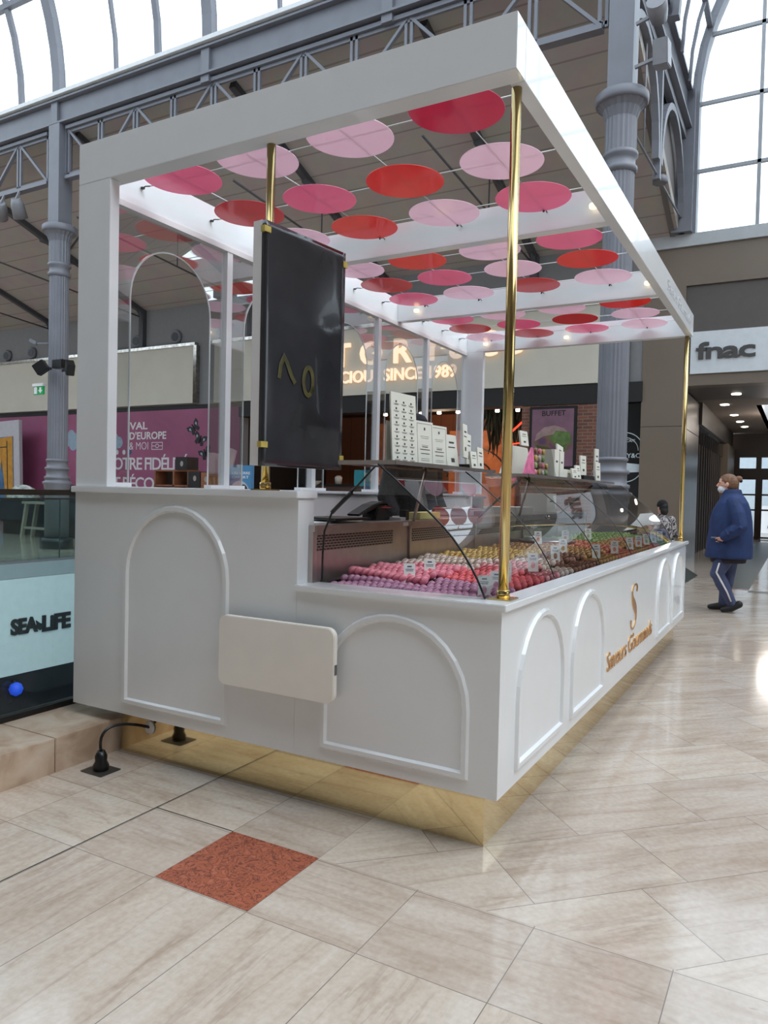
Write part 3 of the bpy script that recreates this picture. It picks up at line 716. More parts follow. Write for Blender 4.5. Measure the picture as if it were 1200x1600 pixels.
for i in range(9):
    x = -10.2+i*0.55
    tag(MB().merge(MB().lathe([(0.05, 0), (0.06, -0.06), (0.04, -0.08)], (x, 18.2, 3.60), 10)).build('shop_downlight', mat('lamp_glow', (255, 244, 226), emit=12, var=0)), 'tiny white downlight in the row under the dark shop ceiling', 'light', 'downlights in the shop')
lamp('shop_light', 'POINT', (-9, 19.2, 3.0), 60, (1, 0.72, 0.5), 0.3)
lamp('shop_light', 'POINT', (-6.2, 19.2, 2.6), 40, (1, 0.6, 0.42), 0.3)
t = thing('shop_counter', 'dark shop counter with pale items inside the shop', 'counter', (-10, 19, 0))
MB().box(-13.2, -10.6, 18.6, 19.2, 0, 1.55).build('cabinet', mat('counter_brown', (74, 52, 44), 0.5), t)
MB().box(-13.3, -10.5, 18.55, 19.25, 1.55, 1.6).build('top', BLACK, t)
tag(MB().lathe([(0.10, 0), (0.12, 0.2), (0.06, 0.26)], (-12.1, 18.8, 1.6), 12).build('glass_jar', mat('pale_jar', (190, 182, 172), 0.2)), 'pale jar standing on the dark shop counter', 'jar')
tag(MB().box(-11.0, -10.4, 17.9, 17.95, 1.55, 2.0).build('teal_card', mat('teal', (40, 130, 140), 0.5)), 'small teal card standing in the shop', 'card')

# things on and around the left column
def lampbox(label, x, z, dx):
    t = thing('floodlight', label, 'light', (x, 10.3, z), 'black floodlights on the left column')
    k = MB().box(-0.13, 0.13, -0.08, 0.08, -0.12, 0.12)
    MB().merge(k, Matrix.Translation((x, 10.3, z)) @ Matrix.Rotation(-0.5*dx, 4, 'Z') @ Matrix.Rotation(0.6*dx, 4, 'Y')).build('housing', BLACK, t, bevel=0.01)
    MB().bar((x-dx*0.10, 10.34, z), (-13.84+dx*0.17, 10.42, z-0.02), 0.035, 0.05).build('bracket', BLACK, t)
lampbox('black floodlight tilted left of the left column', -14.20, 3.88, -1)
lampbox('black floodlight tilted right of the left column', -13.28, 3.82, 1)
t = thing('speaker_box', 'flat black box between two floodlights on the left column', 'box', (-13.8, 10.4, 3.9)); MB().box(-13.94, -13.62, 10.36, 10.52, 3.86, 4.04).build('housing', BLACK, t, bevel=0.01)
t = thing('exit_sign', 'green emergency exit sign hanging left of the left column', 'sign', (-14.75, 10.6, 3.5))
GRN = mat('exit_green', (20, 130, 70), 0.4, emit=0.4, var=0)
MB().box(-14.80, -14.44, 10.52, 10.60, 3.54, 3.60).build('holder', WHITEM, t)
MB().box(-14.78, -14.46, 10.54, 10.58, 3.36, 3.54).build('panel', GRN, t)
m_ = MB().prism([(0, 0.07), (0.07, 0), (0.14, 0.07), (0.10, 0.07), (0.10, 0.13), (0.04, 0.13), (0.04, 0.07)], (-14.62, 10.54, 3.385), X_, Z_, -Y_*0.005)
m_.box(-14.76, -14.66, 10.534, 10.54, 3.375, 3.525); m_.build('pictogram', WHT, t)
t = thing('security_camera', 'small grey security camera on the left column', 'camera', (-14.7, 10.6, 4.6))
MB().bar((-14.72, 10.4, 4.52), (-14.56, 10.45, 4.45), 0.07, 0.07).build('housing', GREY, t); MB().bar((-14.56, 10.45, 4.45), (-14.40, 10.62, 4.47), 0.03, 0.03).build('arm', GREY, t)
SP = mat('spot_grey', (126, 126, 130), 0.4)
for dx, rz, lab in ((0, 0.9, 'grey spotlight under the girder at the left picture edge'), (0.55, 0.3, 'grey spotlight under the girder beside the left column')):
    t = thing('spotlight', lab, 'light', (-16.1+dx, 10.6, 7.75), 'spotlights under the left girder')
    rot = Matrix.Translation((-16.1+dx, 10.6, 7.78)) @ Matrix.Rotation(rz, 4, 'Y') @ Matrix.Rotation(0.5, 4, 'X')
    MB().merge(MB().lathe([(0.10, 0), (0.14, -0.12), (0.16, -0.42)], n=16), rot).build('housing', SP, t)
    MB().merge(MB().lathe([(0.13, -0.425), (0.12, -0.43)], n=16), rot).build('lens', BLACK, t)
    MB().bar((-16.1+dx, 10.6, 7.75), (-16.1+dx, 10.7, 8.0), 0.04, 0.04).build('stem', SP, t)
for x, z, lab, sz in ((-1.86, 7.32, 'grey box floodlight beside the right column capital', 0.16), (-1.93, 7.9, 'grey spotlight clamped high beside the right column', 0.12)):
    t = thing('floodlight', lab, 'light', (x, 10.6, z))
    k = MB().box(-sz*0.6, sz*0.6, -sz, sz, -sz, sz) if sz > 0.14 else MB().lathe([(0.1, -0.15), (0.13, 0), (0.14, 0.16)], n=14)
    MB().merge(k, Matrix.Translation((x+0.05, 10.55, z)) @ Matrix.Rotation(0.25 if sz > .14 else 1.2, 4, 'X')).build('housing', SP, t, bevel=0.01)
    MB().bar((x, 10.6, z), (-2.17, 10.62, z-0.05), 0.04, 0.04).build('arm', SP, t)

# poster board with yellow trousers, far left
t = thing('poster_board', 'white framed advert board showing yellow trousers, at the left edge', 'poster', (-24.8, 16.2, 0))
k = Matrix.Translation((-23.35, 16.2, 0)) @ Matrix.Rotation(-0.04, 4, 'Y')
MB().merge(MB().box(-2.2, 0, 0, 0.12, 0.5, 3.60), k).build('board', mat('board_white', (186, 184, 190), 0.5), t)
MB().merge(MB().box(-2.2, -0.32, -0.01, 0, 0.5, 3.05), k).build('print', mat('denim_blue', (70, 110, 150), 0.7, var=0.4, scale=3), t)
YEL = mat('ochre_cloth', (190, 136, 52), 0.8, var=0.15, scale=6)
MB().merge(MB().prism([(-1.5, 3.0), (-0.34, 3.05), (-0.34, 0.5), (-0.7, 0.5), (-0.95, 2.3), (-1.4, 0.5), (-1.7, 0.5)], (0, -0.02, 0), X_, Z_, Y_*0.01), k).build('trousers', YEL, t)
MB().merge(MB().box(-0.66, -0.62, -0.025, -0.02, 0.9, 2.9).box(-1.5, -0.62, -0.026, -0.021, 2.68, 2.71), k).build('seam', BLACK, t)
# wooden shelves with black boxes behind the kiosk
WOODB = mat('reddish_wood', (128, 80, 54), 0.5, var=0.2, scale=6)
t = thing('display_shelf', 'reddish wooden shelf unit behind the kiosk counter', 'shelf', (-13.7, 14, 0))
m_ = MB()
for x in (-14.5, -13.85, -13.35): m_.box(x, x+0.05, 13.8, 14.2, 0, 1.80)
m_.build('side', WOODB, t)
m_ = MB()
for z in (0.1, 0.6, 1.1, 1.42, 1.80): m_.box(-14.5, -13.3, 13.8, 14.2, z, z+0.04)
m_.build('shelf_board', WOODB, t); MB().box(-14.5, -13.3, 14.18, 14.2, 0, 1.8).build('back', BROWND, t)
BOXB = mat('black_carton', (28, 26, 28), 0.5, var=0.2)
for i, (x, z, w, h, lab) in enumerate(((-13.72, 1.84, 0.40, 0.32, 'black carton with a pale figure on top of the wooden shelves'), (-13.28, 0.0, 0.4, 1.80, 'tall black carton stack front beside the wooden shelves'), (-12.86, 0.0, 0.3, 1.78, 'narrow brown carton standing right of the black cartons'))):
    t = thing('carton', lab, 'box', (x, 13.9, z)); MB().box(x, x+w, 13.75, 14.15, z, z+h).build('box_body', BOXB if i < 2 else WOODB, t, bevel=0.004)
    m_ = MB()
    for q in range(1 if i == 0 else 2):
        zz = z+h-0.22-0.4*q if i else z+0.1
        m_.prism([(0.05*math.cos(2*PI*kk/12), 0.07*math.sin(2*PI*kk/12)) for kk in range(12)], (x+w*0.55, 13.75, zz+0.05), X_, Z_, -Y_*0.004)
    m_.build('printed_figure', mat('print_grey', (150, 140, 132)), t)
# blue advert
t = thing('advert_stand', 'blue advert stand with a pale round picture behind the glass screen', 'sign', (-11, 13, 0))
MB().box(-11.32, -10.67, 13.0, 13.1, 0.0, 1.925).build('board', mat('advert_blue', (70, 124, 164), 0.5), t)
MB().prism([(0.30*math.cos(PI*k/16), 0.34*math.sin(PI*k/16)) for k in range(17)], (-11.0, 13.0, 1.24), X_, Z_, -Y_*0.006).build('round_picture', mat('pale_grey', (176, 180, 186)), t)
MB().prism([(0.13*math.cos(PI*k/12), 0.17*math.sin(PI*k/12)) for k in range(25)], (-10.88, 12.994, 1.33), X_, Z_, -Y_*0.004).build('figure_mark', mat('charcoal_mark', (50, 50, 56)), t)
for k, w in enumerate((0.52, 0.48)): lettering(('UN VERRE', 'OFFERT')[k], 'lettering', WHT, t, (-11.22, 13.0, 1.72-0.09*k), X_, Z_, w, 0.06, 0.003, 0.005)

# seating seen through the balustrade
DK = mat('dark_cloth', (40, 42, 50), 0.9, var=0.3, scale=9)
t = thing('bench_seat', 'dark upholstered seat seen through the glass beside the left column', 'seat', (-18.3, 13.3, 0))
MB().box(-19.6, -15.9, 12.9, 13.6, 0.35, 0.95).build('seat', DK, t, bevel=0.05); MB().box(-19.6, -15.9, 13.62, 13.72, 0.9, 1.0).build('top_rail', GREY, t)
MB().box(-19.5, -16.0, 13.0, 13.6, 0.0, 0.35).build('base', BLACK, t)
t = thing('wooden_trestle', 'pale wooden A-frame stool in front of the dark seat', 'stool', (-17.4, 12.7, 0))
PW = mat('pale_wood', (170, 160, 146), 0.6)
for x0, x1 in ((-17.95, -17.75), (-16.75, -16.95)):
    for yy in (12.5, 12.8): MB().bar((x0, yy, 0), (x1, yy, 0.88), 0.09, 0.07).build('leg', PW, t)
MB().box(-17.9, -16.8, 12.45, 12.85, 0.88, 0.94).build('top', PW, t); MB().bar((-17.9, 12.5, 0.25), (-16.8, 12.5, 0.25), 0.05, 0.06).build('rail', PW, t)
def heap(name, label, cat, c, r, h, mt):
    m_ = MB(); n, kk = 20, 8
    rings = []
    for j in range(kk+1):
        a = PI/2*j/kk
        for i in range(n):
            q = 1+0.12*math.sin(3*i+2*j)+0.08*math.sin(7*i)
            rings.append((c[0]+r*math.cos(a)*q*math.cos(2*PI*i/n), c[1]+0.6*r*math.cos(a)*q*math.sin(2*PI*i/n), c[2]+h*math.sin(a)))
    fs = [(j*n+i, j*n+(i+1) % n, (j+1)*n+(i+1) % n, (j+1)*n+i) for j in range(kk) for i in range(n)]+[tuple(range(n))[::-1]]
    m_.add(rings, fs, 0, True); return tag(m_.build(name, mt), label, cat)
heap('folded_coat', 'dark coat heaped on the dark seat behind the balustrade', 'coat', (-17.3, 13.25, 0.955), 0.65, 0.5, DK)
heap('black_bag', 'black bag beside the heaped coat by the column foot', 'bag', (-16.25, 13.2, 0.955), 0.28, 0.24, BLACK)
heap('white_bundle', 'white patterned bundle at the left edge behind the balustrade', 'bundle', (-19.0, 13.25, 0.955), 0.5, 0.42, mat('white_patterned', (190, 195, 190), 0.8, var=0.6, scale=5))

# balustrades
BRONZE = mat('bronze_rail', (66, 56, 48), 0.35, 0.7)
def balustrade(label, x, y0, y1, zb, zt, step, off=0.0):
    t = thing('glass_balustrade', label, 'railing', (x, y0, zb), 'glass balustrades round the void')
    y = y0; k = 0
    while y < y1-0.01:
        e = min(y1, y+step); MB().box(x-0.007, x+0.007, y+0.006, e-0.006, zb+0.03, zt-0.02).build('pane', GREENG, t)
        if k: MB().box(x-0.009, x+0.009, y-0.007, y+0.007, zb+0.03, zt-0.02).build('joint', mat('green_edge', (40, 60, 58), 0.3), t)
        y = e; k += 1
    MB().box(x-0.03, x+0.03, y0, y1, zt-0.03, zt).build('handrail', BRONZE, t)
    MB().box(x-0.025, x+0.025, y0, y1, zb, zb+0.03).build('channel', BLACK if zb > 0.1 else GREY, t)
balustrade('near glass balustrade with bronze handrail on the stone step, left of the kiosk', -3.56, -6, 9.0, 0.168, 1.372, 2.5)
balustrade('far glass balustrade on the opposite side of the void', -12.1, -4.0, 9.8, 0.0, 1.15, 1.32)

# sign band on the far side of the void
t = thing('sign_band', 'white sign band with black SEA LIFE lettering across the void', 'sign', (-12, 8, -1.97))
MB().box(-12.06, -12.0, -8, 9.9, -1.97, -0.275).build('panel', mat('band_white', (196, 206, 208), 0.4), t)
INK = mat('ink_black', (24, 26, 30), 0.5)
lettering('SEA', 'lettering', INK, t, (-12.0, 8.15, -1.27), Y_, Z_, 0.53, 0.29, 0.03, 0.045, space=0.95, split=True)
lettering('LiFE', 'lettering', INK, t, (-12.0, 8.77, -1.29), Y_, Z_, 0.60, 0.30, 0.03, 0.045, space=0.95, split=True)
MB().prism([(-0.06, 0.05), (0.03, 0), (0.09, 0.07), (0.06, 0.12), (0.02, 0.13), (-0.06, 0.19), (-0.04, 0.12)], (-12.0, 8.70, -1.25), Y_, Z_, X_*0.03).build('fish_emblem', INK, t)
t = thing('blue_lamp', 'blurred blue light in the dark shop below the sign band', 'light', (-11.9, 8.25, -2.2))
MB().lathe([(0.02, -0.12), (0.09, -0.08), (0.12, 0), (0.09, 0.08), (0.02, 0.12)], (-11.9, 8.2, -2.2), 14).build('globe', mat('blue_glow', (30, 70, 190), emit=0.8, var=0), t)
MB().tube([(-11.99, 8.2, -2.08), (-11.9, 8.2, -2.08)], 0.02, 6).build('holder', BLACK, t)

# corridor things
for i, (x, y) in enumerate(((-1.35, 18.6), (-1.75, 20.6), (-1.72, 23.2), (-1.7, 25.2), (-1.68, 27.0))):
    z = 3.8
    t = tag(MB().lathe([(0.10, 0), (0.10, -0.02), (0.06, -0.025)], (x, y, z), 16).build('downlight', mat('lamp_glow', (255, 244, 226))), ('small round downlight at the mouth of the corridor', 'first small downlight along the corridor ceiling', 'second small downlight along the corridor ceiling', 'third small downlight along the corridor ceiling', 'farthest small downlight along the corridor ceiling')[i], 'light', 'corridor downlights')
lamp('corridor_light', 'POINT', (-0.5, 23, 3.4), 60, (1, 0.9, 0.8), 0.4)
t = thing('poster_stand', 'white poster with a figure beyond the corridor doors', 'poster', (-1.0, 32, 0))
MB().box(-1.30, -0.45, 32, 32.06, 0.15, 1.2).build('board', mat('lit_poster', (225, 230, 235), emit=0.5), t)
MB().prism([(0, 0), (0.3, 0.5), (0.22, 0.8), (0.1, 0.5)], (-1.1, 32, 0.3), X_, Z_, -Y_*0.01).build('figure_print', mat('denim_print', (90, 120, 150)), t)
# building outside the end window
t = thing('outside_building', 'pale building with a curved roof outside the tall end window', 'building', (2, 46, 0))
poly = [(7.0*math.cos(PI*k/24), 7.0*math.sin(PI*k/24)) for k in range(25)]
MB().prism(poly, (5.4, 46, 8.8), X_, Z_, Y_*12).build('roof', mat('roof_pale_blue', (196, 208, 216), 0.6), t)
m_ = MB()
for k in range(-6, 7): m_.box(5.35+k*0.9, 5.45+k*0.9, 45.9, 46, 8.8, 8.8+math.sqrt(max(0.1, 46-(k*0.9)**2)))
m_.build('rib', mat('roof_rib', (150, 164, 176), 0.6), t); MB().box(-3, 13, 46, 58, 0, 8.8).build('wall', EXT, t)

# ================================================================== THE KIOSK
bx, by, Wk, Lk = -0.976, 2.678, 2.42, 5.20
xl, yf = bx-Wk, by+Lk
kiosk = thing('kiosk_counter', 'white macaron kiosk counter with arched mouldings on a brass plinth', 'counter', (-2.2, 5.2, 0))
MB().box(xl, -1.931, by, 2.80, 0.228, 1.362).build('tall_front_panel', WHITE, kiosk, label='tall front panel at the left')
MB().box(-1.930, bx, by, 2.745, 0.228, 0.955).build('low_front_panel', WHITE, kiosk)
MB().box(bx-0.065, bx-0.0, 2.7452, yf, 0.228, 0.955).build('side_panel', WHITE, kiosk)
MB().box(xl, -3.26, 2.8102, yf, 0.228, 1.375).build('back_panel', WHITEM, kiosk)
MB().box(-3.2598, bx-0.066, yf-0.065, yf, 0.228, 0.955).build('far_panel', WHITE, kiosk)
MB().box(-3.259, bx-0.066, 2.8105, yf-0.066, 0.20, 0.24).build('deck_board', mat('deck_grey', (120, 116, 112), 0.5), kiosk)
MB().box(xl-0.012, -1.922, by-0.022, 2.815, 1.3625, 1.395).build('tall_worktop', WHITE, kiosk, bevel=0.003)
MB().box(xl-0.012, -3.235, 2.8152, yf+0.02, 1.3755, 1.398).build('back_worktop', WHITE, kiosk, bevel=0.003)
MB().prism([(-1.930, by-0.022), (bx+0.022, by-0.022), (bx+0.022, yf+0.022), (-3.2, yf+0.022), (-3.2, yf-0.09), (bx-0.085, yf-0.09), (bx-0.085, 2.815), (-1.930, 2.815)], (0, 0, 0.9555), X_, Y_, Z_*0.0285).build('low_worktop', WHITE, kiosk, bevel=0.003)
MB().box(-3.112, bx-0.08, by+0.08, yf-0.08, 0.0, 0.2).build('plinth', BRASS, kiosk, label='polished brass plinth')
def moulding(name, line, o, u, v, w, parent, width=0.034):
    MB().strip(line, o, u, v, w, width, closed=True).build(name, WHITE, parent)
for x0, x1, z1 in ((-3.0, -2.335, 1.295), (-1.775, -1.113, 0.885)):
    moulding('arch_moulding', arch_line(x0, x1, 0.30, z1), (0, by, 0), X_, Z_, -Y_*0.014, kiosk)
for y0, y1 in ((2.885, 3.535), (3.705, 4.37), (6.262, 6.888), (7.035, 7.69)):
    moulding('arch_moulding', arch_line(y0, y1, 0.30, 0.885), (bx, 0, 0), Y_, Z_, X_*0.014, kiosk)
# emblem: an S with thick and thin strokes
def s_curve(t):
    # t 0..1 top to bottom
    pts = [(0.30, 0.82), (0.34, 0.93), (0.16, 1.0), (-0.12, 0.97), (-0.24, 0.82), (-0.16, 0.66), (0.06, 0.52), (0.24, 0.38), (0.27, 0.20), (0.12, 0.05), (-0.12, 0.0), (-0.30, 0.08), (-0.30, 0.22)]
    f = t*(len(pts)-1); i = min(int(f), len(pts)-2); q = f-i
    g = lambda k: Vector(pts[max(0, min(len(pts)-1, k))])
    p0, p1, p2, p3 = g(i-1), g(i), g(i+1), g(i+2)
    return 0.5*((2*p1)+(p2-p0)*q+(2*p0-5*p1+4*p2-p3)*q*q+(3*p1-p0-3*p2+p3)*q**3)
N = 60; a_, b_ = [], []
for k in range(N+1):
    t = k/N; p = s_curve(t); d = (s_curve(min(1, t+0.01))-s_curve(max(0, t-0.01))).normalized(); nrm = Vector((-d.y, d.x))
    w = 0.018+0.12*math.exp(-((t-0.5)/0.16)**2)+0.05*math.exp(-((t-0.04)/0.05)**2)+0.02*math.exp(-((t-0.97)/0.05)**2)
    a_.append(p+nrm*w/2*1.6); b_.append(p-nrm*w/2*1.6)
m_ = MB(); sc = 0.30
o0 = Vector((bx+0.0005, 5.28, 0.505))
for k in range(N):
    q = [a_[k], a_[k+1], b_[k+1], b_[k]]; m_.prism([(p.x*sc*0.95, p.y*sc) for p in q], o0, Y_, Z_, X_*0.005)
m_.prism([(0.016*math.cos(2*PI*k/14), -0.045+0.014*math.sin(2*PI*k/14)) for k in range(14)], o0, Y_, Z_, X_*0.005)
m_.build('emblem', COPPER, kiosk, label='copper S emblem')
lettering('Saveurs Gourmands', 'lettering', COPPER, kiosk, (bx+0.0005, 4.50, 0.355), Y_, Z_, 1.52, 0.115, 0.005, 0.004, space=0.92, label='copper lettering')
# cable gland on the plinth
MB().merge(MB().lathe([(0.035, 0), (0.035, 0.006), (0.02, 0.01)], n=20), Matrix.Translation((-2.90, by+0.0795, 0.155)) @ Matrix.Rotation(PI/2, 4, 'X')).build('cable_gland', WHITEM, kiosk)

# power cable and floor socket
t = thing('power_plug', 'black plug with curved cable on a floor plate before the brass plinth', 'plug', (-2.95, 2.5, 0))
MB().box(-3.03, -2.885, 2.435, 2.555, 0.0015, 0.006).build('floor_plate', mat('plate_grey', (86, 82, 78), 0.4, 0.6), t)
MB().lathe([(0.036, 0.006), (0.038, 0.03), (0.028, 0.05), (0.03, 0.075), (0.018, 0.1)], (-2.955, 2.495, 0), 16).build('plug_body', BLACK, t)
pts = []
for k in range(17):
    q = k/16; P = [Vector((-2.955, 2.495, 0.09)), Vector((-2.96, 2.46, 0.26)), Vector((-2.93, 2.62, 0.215)), Vector((-2.90, 2.752, 0.157))]
    pts.append(P[0]*(1-q)**3+P[1]*3*q*(1-q)**2+P[2]*3*q*q*(1-q)+P[3]*q**3)
MB().tube(pts, 0.0075, 8).build('cable', BLACK, t)

# fold-down board on the front
t = thing('fold_down_board', 'rounded cream fold-down board hanging on the front of the kiosk', 'board', (-2.0, 2.66, 0.65))
def rrect(x0, x1, z0, z1, r, n=6):
    out = []
    for cx_, cz_, a0 in ((x1-r, z1-r, 0), (x0+r, z1-r, PI/2), (x0+r, z0+r, PI), (x1-r, z0+r, 1.5*PI)):
        out += [(cx_+r*math.cos(a0+PI/2*k/n), cz_+r*math.sin(a0+PI/2*k/n)) for k in range(n+1)]
    return out
MB().prism(rrect(-2.315, -1.683, 0.502, 0.822, 0.04), (0, 2.608, 0), X_, Z_, Y_*0.028).build('board', PANELW, t, bevel=0.003)
MB().box(-1.6832, -1.681, 2.614, 2.63, 0.625, 0.668).build('lock', mat('lock_grey', (92, 92, 92), 0.4), t)
MB().box(-2.2, -2.15, 2.636, by, 0.55, 0.79).box(-1.85, -1.8, 2.636, by, 0.55, 0.79).build('hinge', STEELD, t)

# ---- canopy
can = thing('kiosk_canopy', 'white square canopy frame over the macaron kiosk', 'canopy', (-2.2, 5.2, 3.1))
zb, zt = 2.989, 3.20
MB().box(xl, bx, by, by+0.10, zb, zt).build('front_beam', WHITE, can, bevel=0.002)
MB().box(bx-0.06, bx, by+0.1002, yf, zb, zt).build('side_beam', WHITE, can, bevel=0.002)
MB().box(xl, xl+0.06, by+0.1002, yf, zb, zt).build('side_beam', WHITE, can, bevel=0.002)
MB().box(xl+0.0602, bx-0.0602, yf-0.08, yf, zb, zt).build('back_beam', WHITE, can, bevel=0.002)
for y in (4.40, 6.14): MB().box(xl+0.0602, bx-0.0602, y, y+0.08, zb, zt-0.01).build('cross_beam', WHITE, can, bevel=0.002)
MB().box(xl, -3.155, by+0.0, by+0.06, 1.3955, zb-0.001).build('corner_post', WHITE, can, bevel=0.002)
MB().box(xl, -3.14, yf-0.08, yf-0.02, 1.3985, zb-0.001).build('corner_post', WHITE, can, bevel=0.002)
MB().box(xl+0.02, -3.33, by+0.0605, yf-0.09, zb-0.035, zb-0.001).build('lower_rail', WHITEM, can)
lettering('Saveurs Gourmands', 'lettering', mat('faint_grey', (196, 198, 202), 0.3), can, (bx+0.0005, 6.25, 3.05), Y_, Z_, 1.4, 0.10, 0.003, 0.006)
GLOW = mat('warm_spot_glow', (255, 226, 180), 0.5, emit=1.6, var=0)
for x, y in ((-1.10, 4.36), (-1.10, 6.10), (-3.12, 6.10), (-3.1, 7.76), (-2.2, 7.76), (-3.2, 4.36)):
    MB().lathe([(0.022, 0.0), (0.025, 0.012), (0.022, 0.024)], (x, y, zb+0.06 if x < -2 else zb+0.075), 14).build('spotlight', GLOW, can)
# brass poles
def pole(label, x, y, z0, z1):
    t = thing('brass_pole', label, 'pole', (x, y, z0), 'brass poles of the kiosk')
    MB().lathe([(0.0205, 0.0), (0.0205, z1-z0)], (x, y, z0), 24).build('tube', POLEB, t)
    MB().box(x-0.048, x+0.048, y-0.048, y+0.048, z0, z0+0.006).build('base_plate', POLEB, t)
    MB().lathe([(0.0265, 0.006), (0.0265, 0.036), (0.0225, 0.038)], (x, y, z0), 24).build('collar', POLEB, t)
pole('brass pole at the near right corner of the kiosk', -1.022, 2.815, 0.9842, zb)
pole('brass pole behind the black wrapped screen', -2.185, 2.765, 1.3952, zb)
pole('brass pole at the far right corner of the kiosk', -1.022, yf-0.05, 0.9842, zb)

# ---- discs on wires
COLS = {'R': ('raspberry', (218, 72, 112)), 'P': ('pale pink', (246, 220, 230)), 'K': ('bright pink', (240, 138, 176)), 'E': ('scarlet', (234, 66, 58)), 'C': ('crimson', (214, 58, 76))}
def acrylic(name, rgb):
    m = mat(name, rgb, 0.12, var=0.0, coat=0.3); n, l = m.node_tree.nodes, m.node_tree.links
    t = n.new('ShaderNodeBsdfTranslucent'); t.inputs[0].default_value = lin(rgb)+(1,)
    mx = n.new('ShaderNodeMixShader'); mx.inputs[0].default_value = 0.38
    l.new(n['Principled BSDF'].outputs[0], mx.inputs[1]); l.new(t.outputs[0], mx.inputs[2]); l.new(mx.outputs[0], n['Material Output'].inputs['Surface'])
    return m
dm = {k: acrylic('disc_'+v[0].replace(' ', '_'), v[1]) for k, v in COLS.items()}
XS = (-1.385, -1.94, -2.50, -3.02)
YS = (3.05, 3.62, 4.13, 4.885, 5.36, 5.845, 6.66, 7.12, 7.57)
PAT = ['RPPK', 'PEKC', 'KPEP', 'KPEP', 'EPKC', 'PCPK', 'EPPK', 'PCKC', 'PKCP']
order_x = ('first', 'second', 'third', 'fourth')
order_y = ('first', 'second', 'third', 'fourth', 'fifth', 'sixth', 'seventh', 'eighth', 'ninth')
zd = 3.092
for j, y in enumerate(YS):
    for i, x in enumerate(XS):
        k = PAT[j][i]
        t = tag(MB().lathe([(0.2125, -0.002), (0.2135, 0), (0.2125, 0.002)], (0, 0, 0), 48).build('disc', dm[k]),
                '%s canopy disc, %s row from the front, %s from the open side' % (COLS[k][0], order_y[j], order_x[i]), 'disc', 'coloured discs under the canopy')
        t.location = (x, y, zd)
        t.rotation_euler = (random.uniform(-.01, .01), random.uniform(-.01, .01), 0)
bays = ((by+0.10, 4.40), (4.48, 6.14), (6.22, yf-0.08))
bn = ('front', 'middle', 'back')
for bi, (y0, y1) in enumerate(bays):
    for i, x in enumerate(XS):
        t = thing('suspension_wire', 'thin lengthwise wire carrying the %s row of discs in the %s bay' % (order_x[i], bn[bi]), 'wire', (x, y0, zd), 'canopy wires')
        MB().tube([(x, y0+0.07, zd+0.006), (x, y1-0.07, zd+0.006)], 0.003, 6).build('cable', WIRE, t)
        m_ = MB()
        for e, s in ((y0, 1), (y1, -1)):
            m_.tube([(x, e+s*0.002, zd+0.006), (x, e+s*0.03, zd+0.012), (x, e+s*0.05, zd+0.0), (x, e+s*0.07, zd+0.006)], 0.0035, 6); m_.lathe([(0.006, -0.014), (0.006, 0.014)], (x, e+s*0.07, zd), 6)
        m_.build('hook', STEELD, t)
for j, y in enumerate(YS):
    t = thing('suspension_wire', 'thin crosswise wire carrying the %s row of discs' % order_y[j], 'wire', (-2.2, y, zd), 'canopy wires')
    MB().tube([(xl+0.13, y, zd+0.006), (bx-0.13, y, zd+0.006)], 0.003, 6).build('cable', WIRE, t)
    m_ = MB()
    for e, s in ((xl+0.062, 1), (bx-0.062, -1)):
        m_.tube([(e, y, zd+0.006), (e+s*0.03, y, zd+0.012), (e+s*0.068, y, zd+0.006)], 0.0035, 6); m_.lathe([(0.012, -0.004), (0.012, 0.004)], (e+s*0.008, y, zd+0.006), 8)
    m_.build('hook', STEELD, t)

